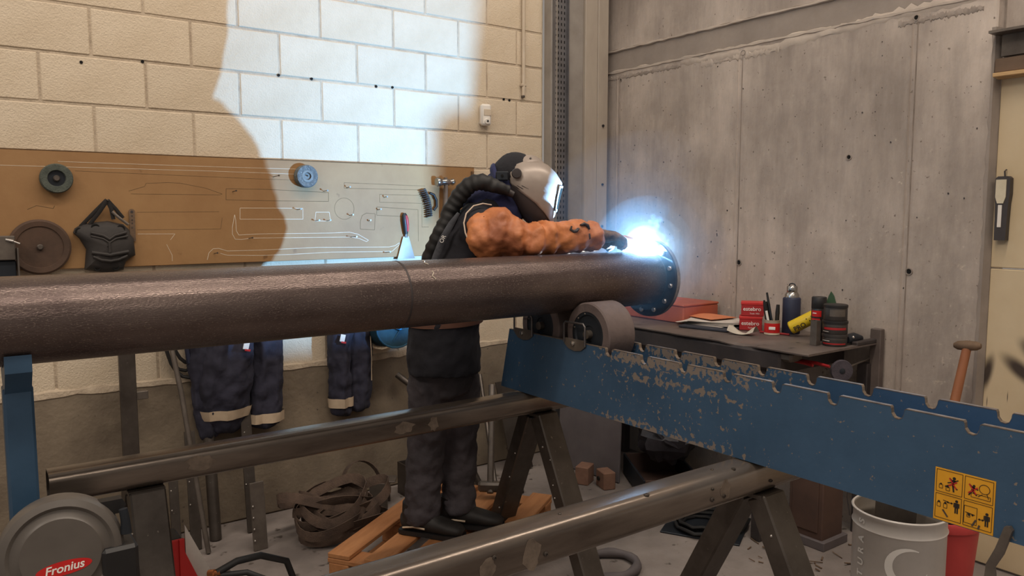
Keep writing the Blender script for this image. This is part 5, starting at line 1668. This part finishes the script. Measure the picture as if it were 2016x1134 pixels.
limb(g, pts_, 24, (0, 0, 1))
o = wear(g, 'leather_sleeve', 'leather')
remesh(o, .008, 1)
wrinkle(o, .040, .075, 4)
g = G()
limb(g, [(.20, .165, 1.40, .075), (.26, .19, 1.365, .068), (.34, .19, 1.338, .062), (.44, .17, 1.345, .058), (.54, .135, 1.368, .054), (.60, .115, 1.377, .048)], 18, (0, 0, 1))
o = wear(g, 'leather_sleeve', 'leather')
remesh(o, .012, 3)
wrinkle(o, .03, .06)
# dark burnt scroll marks on the right sleeve
for pts, rr in (([(.525, 1.432), (.520, 1.420), (.530, 1.412), (.543, 1.414), (.552, 1.424)], [.003, .006, .007, .006, .003]), ([(.560, 1.437), (.574, 1.441), (.588, 1.434), (.594, 1.420)], [.003, .006, .006, .003]), ([(.574, 1.412), (.580, 1.402), (.589, 1.396), (.596, 1.384)], [.005, .011, .012, .006])):
    wear(G().loft([(x, -.163 + (x - .50) * .52, z) for x, z in pts], [(r_, .008) for r_ in rr], 10, (0, 1, 0)), 'burnt_mark', 'helmet_dark')


def hand(base, fwd, up, side, thumb_side, name):
    """gloved hand: palm, four fingers curled round a handle, thumb from the side of the palm"""
    base, f, u = Vector(base), Vector(fwd).normalized(), Vector(up).normalized()
    s = f.cross(u).normalized() * side
    g = G()
    g.loft([base - f * .035, base, base + f * .03, base + f * .062, base + f * .078], [(.034, .030), (.037, .025), (.043, .022), (.044, .020), (.036, .014)], 14, u)
    for i, (off, ln) in enumerate(((.031, .070), (.010, .080), (-.011, .075), (-.031, .060))):
        k0 = base + f * .068 + s * off
        k1 = k0 + f * ln * .38 - u * ln * .16
        k2 = k1 + f * ln * .08 - u * ln * .36
        k3 = k2 - f * ln * .22 - u * ln * .16
        g.loft([k0, k0 + (k1 - k0) * .6, k1, k2, k3], [.0118, .0115, .011, .0105, .008], 8, s)
    t0 = base + f * .01 + s * thumb_side * .036
    t1 = t0 + f * .028 + s * thumb_side * .016 - u * .012
    t2 = t1 + f * .028 - s * thumb_side * .006 - u * .018
    t3 = t2 + f * .014 - s * thumb_side * .012 - u * .010
    g.loft([t0, t1, t2, t3], [.016, .0135, .012, .009], 8, u)
    o = wear(g, name, 'glove')
    remesh(o, .006, 2)
    return o


hand((.650, -.022, 1.395), (.86, .42, -.06), (0, -.08, 1), 1, -1, 'welding_glove')
hand((.615, .112, 1.392), (.80, -.50, -.10), (0, .1, 1), 1, 1, 'welding_glove')

# shoes
for (x, y, z0, rz, nm) in ((-.075, .065, PZ0, -.30, 0), (.078, .145, PZ0, -.12, 1)):
    Rr = Matrix.Translation((x, y, z0)) @ Euler((0, 0, rz)).to_matrix().to_4x4()
    g = G()
    limb(g, [(-.085, 0, .045, .030, .036), (-.06, 0, .052, .040, .044), (0, 0, .055, .042, .050), (.06, 0, .046, .045, .040), (.12, 0, .038, .047, .032), (.165, 0, .032, .040, .026), (.185, 0, .026, .022, .016)], 16, (0, 0, 1))
    limb(g, [(-.045, 0, .06, .045), (-.04, 0, .10, .047), (-.035, 0, .13, .05)], 14, (0, 1, 0))
    g.xf(Rr)
    shoe = wear(g, 'safety_shoe', 'shoe')
    g = G().prism([(-.095, -.034), (-.07, -.042), (.05, -.046), (.12, -.050), (.17, -.040), (.19, -.018), (.19, .018), (.17, .040), (.12, .050), (.05, .046), (-.07, .042), (-.095, .034)], (0, 0, .003), (1, 0, 0), (0, 1, 0), .018)
    g.xf(Rr).xf(TW).build('sole', M['black'], shoe, smooth=False)
    g = G().loft([(-.07, -.044, .035), (-.02, -.049, .045), (.03, -.047, .040)], .004, 6)
    g.xf(Rr).xf(TW).build('side_trim', M['reflect'], shoe)

# neck cape and head cover
g = G()
limb(g, [(.17, .03, 1.47, .10, .115), (.21, .05, 1.525, .088, .095), (.26, .07, 1.57, .085, .095), (.30, .07, 1.60, .08, .09)], 20, (0, 1, 0))
limb(g, [(.24, .03, 1.54, .07, .085), (.285, .03, 1.485, .055, .075), (.325, .03, 1.44, .030, .05)], 16, (0, 1, 0))
o = wear(g, 'neck_cape', 'hoodblue')
remesh(o, .010, 3)
wrinkle(o, .016, .04)
HY = .07
g = G().ball((.315, HY, 1.632), .094, 26, 16, (1.02, .98, .98))
o = wear(g, 'head_cover', 'hoodblack')
wrinkle(o, .008, .03)
g = G().loft([(.237, HY - .09, 1.60), (.226, HY - .05, 1.648), (.223, HY, 1.66), (.226, HY + .05, 1.648), (.237, HY + .09, 1.60)], [(.012, .022)] * 5, 10, (0, 0, 1))
wear(g, 'head_band', 'hoodblue')

# helmet: dark inner shell, silver outer shell, lens, hinge knob
PROF = [(1.690, .325, .405, .055), (1.672, .295, .440, .092), (1.640, .276, .472, .116), (1.600, .272, .497, .124), (1.560, .274, .488, .124), (1.520, .292, .478, .118), (1.480, .324, .470, .108), (1.450, .352, .464, .096), (1.436, .368, .460, .084)]
SIL = {1.690: .30, 1.672: .288, 1.640: .280, 1.600: .292, 1.560: .338, 1.520: .390, 1.480: .426, 1.450: .446, 1.436: .452}


def shell(prof, off, cut=None, n=30, e=2.5):
    rows = []
    for z, xb, xf, hw in prof:
        cx_, rx = (xb + xf) / 2, (xf - xb) / 2
        T = PI
        if cut:
            cc = max(-1, min(1, (cut[z] - cx_) / rx))
            T = math.acos(math.copysign(abs(cc) ** (e / 2), cc))
        row = []
        for k in range(n + 1):
            t = -T + 2 * T * k / n
            c, s = math.cos(t), math.sin(t)
            row.append((cx_ + (rx + off) * math.copysign(abs(c) ** (2 / e), c), HY + (hw + off) * math.copysign(abs(s) ** (2 / e), s), z))
        rows.append(row)
    return rows


hel = wear(G().sheet(shell(PROF, 0)), 'welding_helmet', 'helmet_dark')
hel['label'] = 'dark grey and silver welding helmet'
sil = G().sheet(shell(PROF, .005, SIL)).xf(TW).build('silver_visor', M['helmet'], hel, ang=60)
so = sil.modifiers.new('thick', 'SOLIDIFY')
so.thickness = .004
so.offset = 1
top = [(1.690, .325, .405, .055), (1.697, .34, .39, .03)]
G().sheet(shell(top, .004)).xf(TW).build('visor_top', M['helmet'], hel)
# crown dome over the visor
g = G().ball((.362, HY, 1.648), .074, 24, 14, (1.05, 1.22, .90))
g.xf(TW).build('crown_dome', M['helmet'], hel)
g = G().loft([(.372, HY - .062, 1.694), (.374, HY - .066, 1.697)], .004, 8)
g.xf(TW).build('rivet', M['helmet_dark'], hel)
LP = [(1.578, .284, .493, .124), (1.55, .295, .4855, .123), (1.52, .322, .478, .118), (1.496, .345, .473, .112)]


def patch(prof, off, T, n=14, e=2.5):
    rows = []
    for z, xb, xf, hw in prof:
        cx_, rx = (xb + xf) / 2, (xf - xb) / 2
        row = []
        for k in range(n + 1):
            t = -T + 2 * T * k / n
            c, s = math.cos(t), math.sin(t)
            row.append((cx_ + (rx + off) * math.copysign(abs(c) ** (2 / e), c), HY + (hw + off) * math.copysign(abs(s) ** (2 / e), s), z))
        rows.append(row)
    return rows


G().sheet(patch([(1.588, .28, .4955, .124)] + LP + [(1.486, .353, .471, .11)], .0098, .62)).xf(TW).build('lens_frame', M['helmet'], hel)
G().sheet(patch(LP, .0115, .48)).xf(TW).build('lens', M['lens'], hel)
g = G().lathe((.318, HY - .122, 1.634), (0, -1, 0), [(.019, -.012), (.020, .006), (.017, .014), (.001, .015)], 22)
g.xf(TW).build('hinge_knob', M['helmet_dark'], hel)
g = G().lathe((.318, HY + .122, 1.634), (0, 1, 0), [(.019, -.012), (.020, .006), (.017, .014), (.001, .015)], 22)
g.xf(TW).build('hinge_knob', M['helmet_dark'], hel)
G().box((.262, HY - .105, 1.625), (.05, .016, .036), .004).xf(TW).build('side_bracket', M['hub'], hel)
G().loft([(.262, HY - .112, 1.626), (.262, HY - .118, 1.626)], .005, 10).xf(TW).build('bracket_hole', M['hole'], hel)
G().loft([(.305, HY - .125, 1.552), (.275, HY - .13, 1.566)], [.013, .016], 14).xf(TW).build('hose_socket', M['helmet_dark'], hel)

# corrugated breathing hose
ctrl = [(.285, -.07, 1.568), (.236, -.085, 1.582), (.187, -.09, 1.598), (.138, -.085, 1.586), (.099, -.075, 1.548), (.069, -.07, 1.50), (.043, -.075, 1.441), (.015, -.075, 1.383), (-.016, -.06, 1.314), (-.05, -.03, 1.22), (-.075, .0, 1.12), (-.09, .03, 1.05)]
Ph, Rh = [], []
NS = 8


def cat(p0, p1, p2, p3, t):
    return tuple(.5 * ((2 * b2) + (-a + c) * t + (2 * a - 5 * b2 + 4 * c - d) * t * t + (-a + 3 * b2 - 3 * c + d) * t ** 3) for a, b2, c, d in zip(p0, p1, p2, p3))


for i in range(len(ctrl) - 1):
    q = [ctrl[max(0, i - 1)], ctrl[i], ctrl[i + 1], ctrl[min(len(ctrl) - 1, i + 2)]]
    for j in range(NS):
        Ph.append(cat(*q, j / NS))
Ph.append(ctrl[-1])
for i in range(len(Ph)):
    b2 = .019 + .013 * min(1, i / 14)
    Rh.append(b2 * (1.04 if i % 4 in (0, 1) else .95))
o = wear(G().loft(Ph, Rh, 18, (0, 1, 0)), 'breathing_hose', 'hoseblack')
wrinkle(o, .012, .03)
# harness strap with lettering, cream piping on the shoulder
sp = [(.100, -.155, 1.482), (.072, -.158, 1.44), (.040, -.15, 1.384), (.012, -.13, 1.318), (-.01, -.12, 1.25)]
o = wear(G().loft(sp, [(.006, .004), (.012, .005), (.014, .005), (.014, .005), (.014, .005)], 8, (0, 1, 0)), 'harness_strap', 'greystrap')
sd_ = Vector((sp[1][0] - sp[3][0], 0, sp[1][2] - sp[3][2])).normalized()
g = text_geo('OR', .022, Vector((.040, -.157, 1.384)), sd_, Vector((-sd_.z, 0, sd_.x)))
g.xf(TW).build('lettering', M['white_print'], o, smooth=False)
pp_ = [(.222, -.115, 1.512), (.19, -.135, 1.517), (.156, -.158, 1.508), (.130, -.180, 1.48), (.122, -.200, 1.445), (.128, -.215, 1.41), (.146, -.232, 1.366)]
wear(G().loft(pp_, .0028, 8, (0, 1, 0)), 'cream_piping', 'piping')

# torch
def tw(p):
    return TW @ Vector(p)


tr = thing('welding_torch', 'welding torch held in the gloved hand over the pipe flange', 'torch', tw((.70, .01, 1.36)))
arc_w = Vector((PX1 - .0045, PY, PZ + PR + .006))
arc_l = TW.inverted() @ arc_w
g = G().loft([(.60, -.02, 1.365), (.66, -.005, 1.375), (.715, .012, 1.385)], [.012, .014, .013], 12)
g.xf(TW).build('handle', M['black'], tr)
g = G().loft([(.71, .010, 1.384), (.75, .026, 1.388), (.785, .042, 1.378), (.805, .052, 1.364)], .0062, 10)
g.xf(TW).build('neck', M['copper'], tr)
g = G().loft([(.800, .050, 1.368), (.818, .060, 1.354)], [.008, .0065], 12)
g.xf(TW).build('nozzle', M['copper'], tr)

# the arc itself, the spatter round it and the lit fume
ARC = 1.0e6
g = G().ball(arc_w, .0025, 12, 8)
tag(g.build('welding_arc', emission('arc_light', (.25, .56, 1.0), ARC)), 'blinding blue-white welding arc at the joint of pipe and flange', 'arc')
fm = thing('welding_fume', 'glowing blue-white haze of welding fume round the arc', 'fume', arc_w)
for r, d in ((.10, .12), (.22, .04), (.48, .010)):
    o = G().ball(arc_w, r, 28, 18).build('haze', None, fm)
    o.data.materials.append(fume('fume_%d' % int(r * 100), d))
    o['kind'] = 'stuff'


def bloom_volume(name, col, strength):
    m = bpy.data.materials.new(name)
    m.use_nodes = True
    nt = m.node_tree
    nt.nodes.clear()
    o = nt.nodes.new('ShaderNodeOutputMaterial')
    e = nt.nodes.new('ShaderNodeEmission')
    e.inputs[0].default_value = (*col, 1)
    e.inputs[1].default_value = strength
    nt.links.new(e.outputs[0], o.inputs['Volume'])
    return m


# lens bloom added as emissive shells round the arc: white core, bluer outwards
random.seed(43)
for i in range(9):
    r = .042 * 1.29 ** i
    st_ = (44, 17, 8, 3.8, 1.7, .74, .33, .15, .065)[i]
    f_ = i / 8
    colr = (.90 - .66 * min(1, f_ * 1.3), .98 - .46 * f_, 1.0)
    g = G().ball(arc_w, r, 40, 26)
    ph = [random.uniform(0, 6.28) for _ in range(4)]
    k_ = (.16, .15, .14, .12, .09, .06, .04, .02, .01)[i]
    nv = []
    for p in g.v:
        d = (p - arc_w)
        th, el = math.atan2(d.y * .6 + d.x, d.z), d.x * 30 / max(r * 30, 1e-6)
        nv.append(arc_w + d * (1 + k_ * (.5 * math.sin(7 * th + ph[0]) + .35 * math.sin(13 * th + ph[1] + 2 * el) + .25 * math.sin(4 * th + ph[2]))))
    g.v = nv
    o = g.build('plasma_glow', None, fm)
    o.data.materials.append(bloom_volume('plasma_%d' % i, colr, st_))
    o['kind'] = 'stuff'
random.seed(37)
for c0, rad, n, dn, lab in ((Vector((2.309, 2.125, 1.385)), .020, 12, .5, 'bright curl of smoke to the right of the arc'), (Vector((2.305, 2.19, 1.435)), .028, 14, .22, 'faint curls of smoke rising above the arc')):
    t = thing('smoke_puff', lab, 'smoke', c0 - Vector((0, 0, rad)))
    mt = fume('smoke_%d' % n, dn)
    for k in range(n):
        c = c0 + Vector((random.uniform(-.02, .0), random.gauss(0, rad * .8), random.gauss(0, rad * .8)))
        g = G().ball(c, rad * random.uniform(.22, .5), 12, 8)
        g.v = [c + (p - c) * random.uniform(.85, 1.2) for p in g.v]
        o = g.build('curl', None, t)
        o.data.materials.append(mt)
        o['kind'] = 'stuff'

# crumple the hanging garments
for o in list(COL.objects):
    if o.parent and o.parent.name.startswith('hanging_') and o.name.startswith('body'):
        sb_ = o.modifiers.new('dense', 'SUBSURF')
        sb_.levels = 2
        sb_.render_levels = 2
        wrinkle(o, .030, .06, 3)
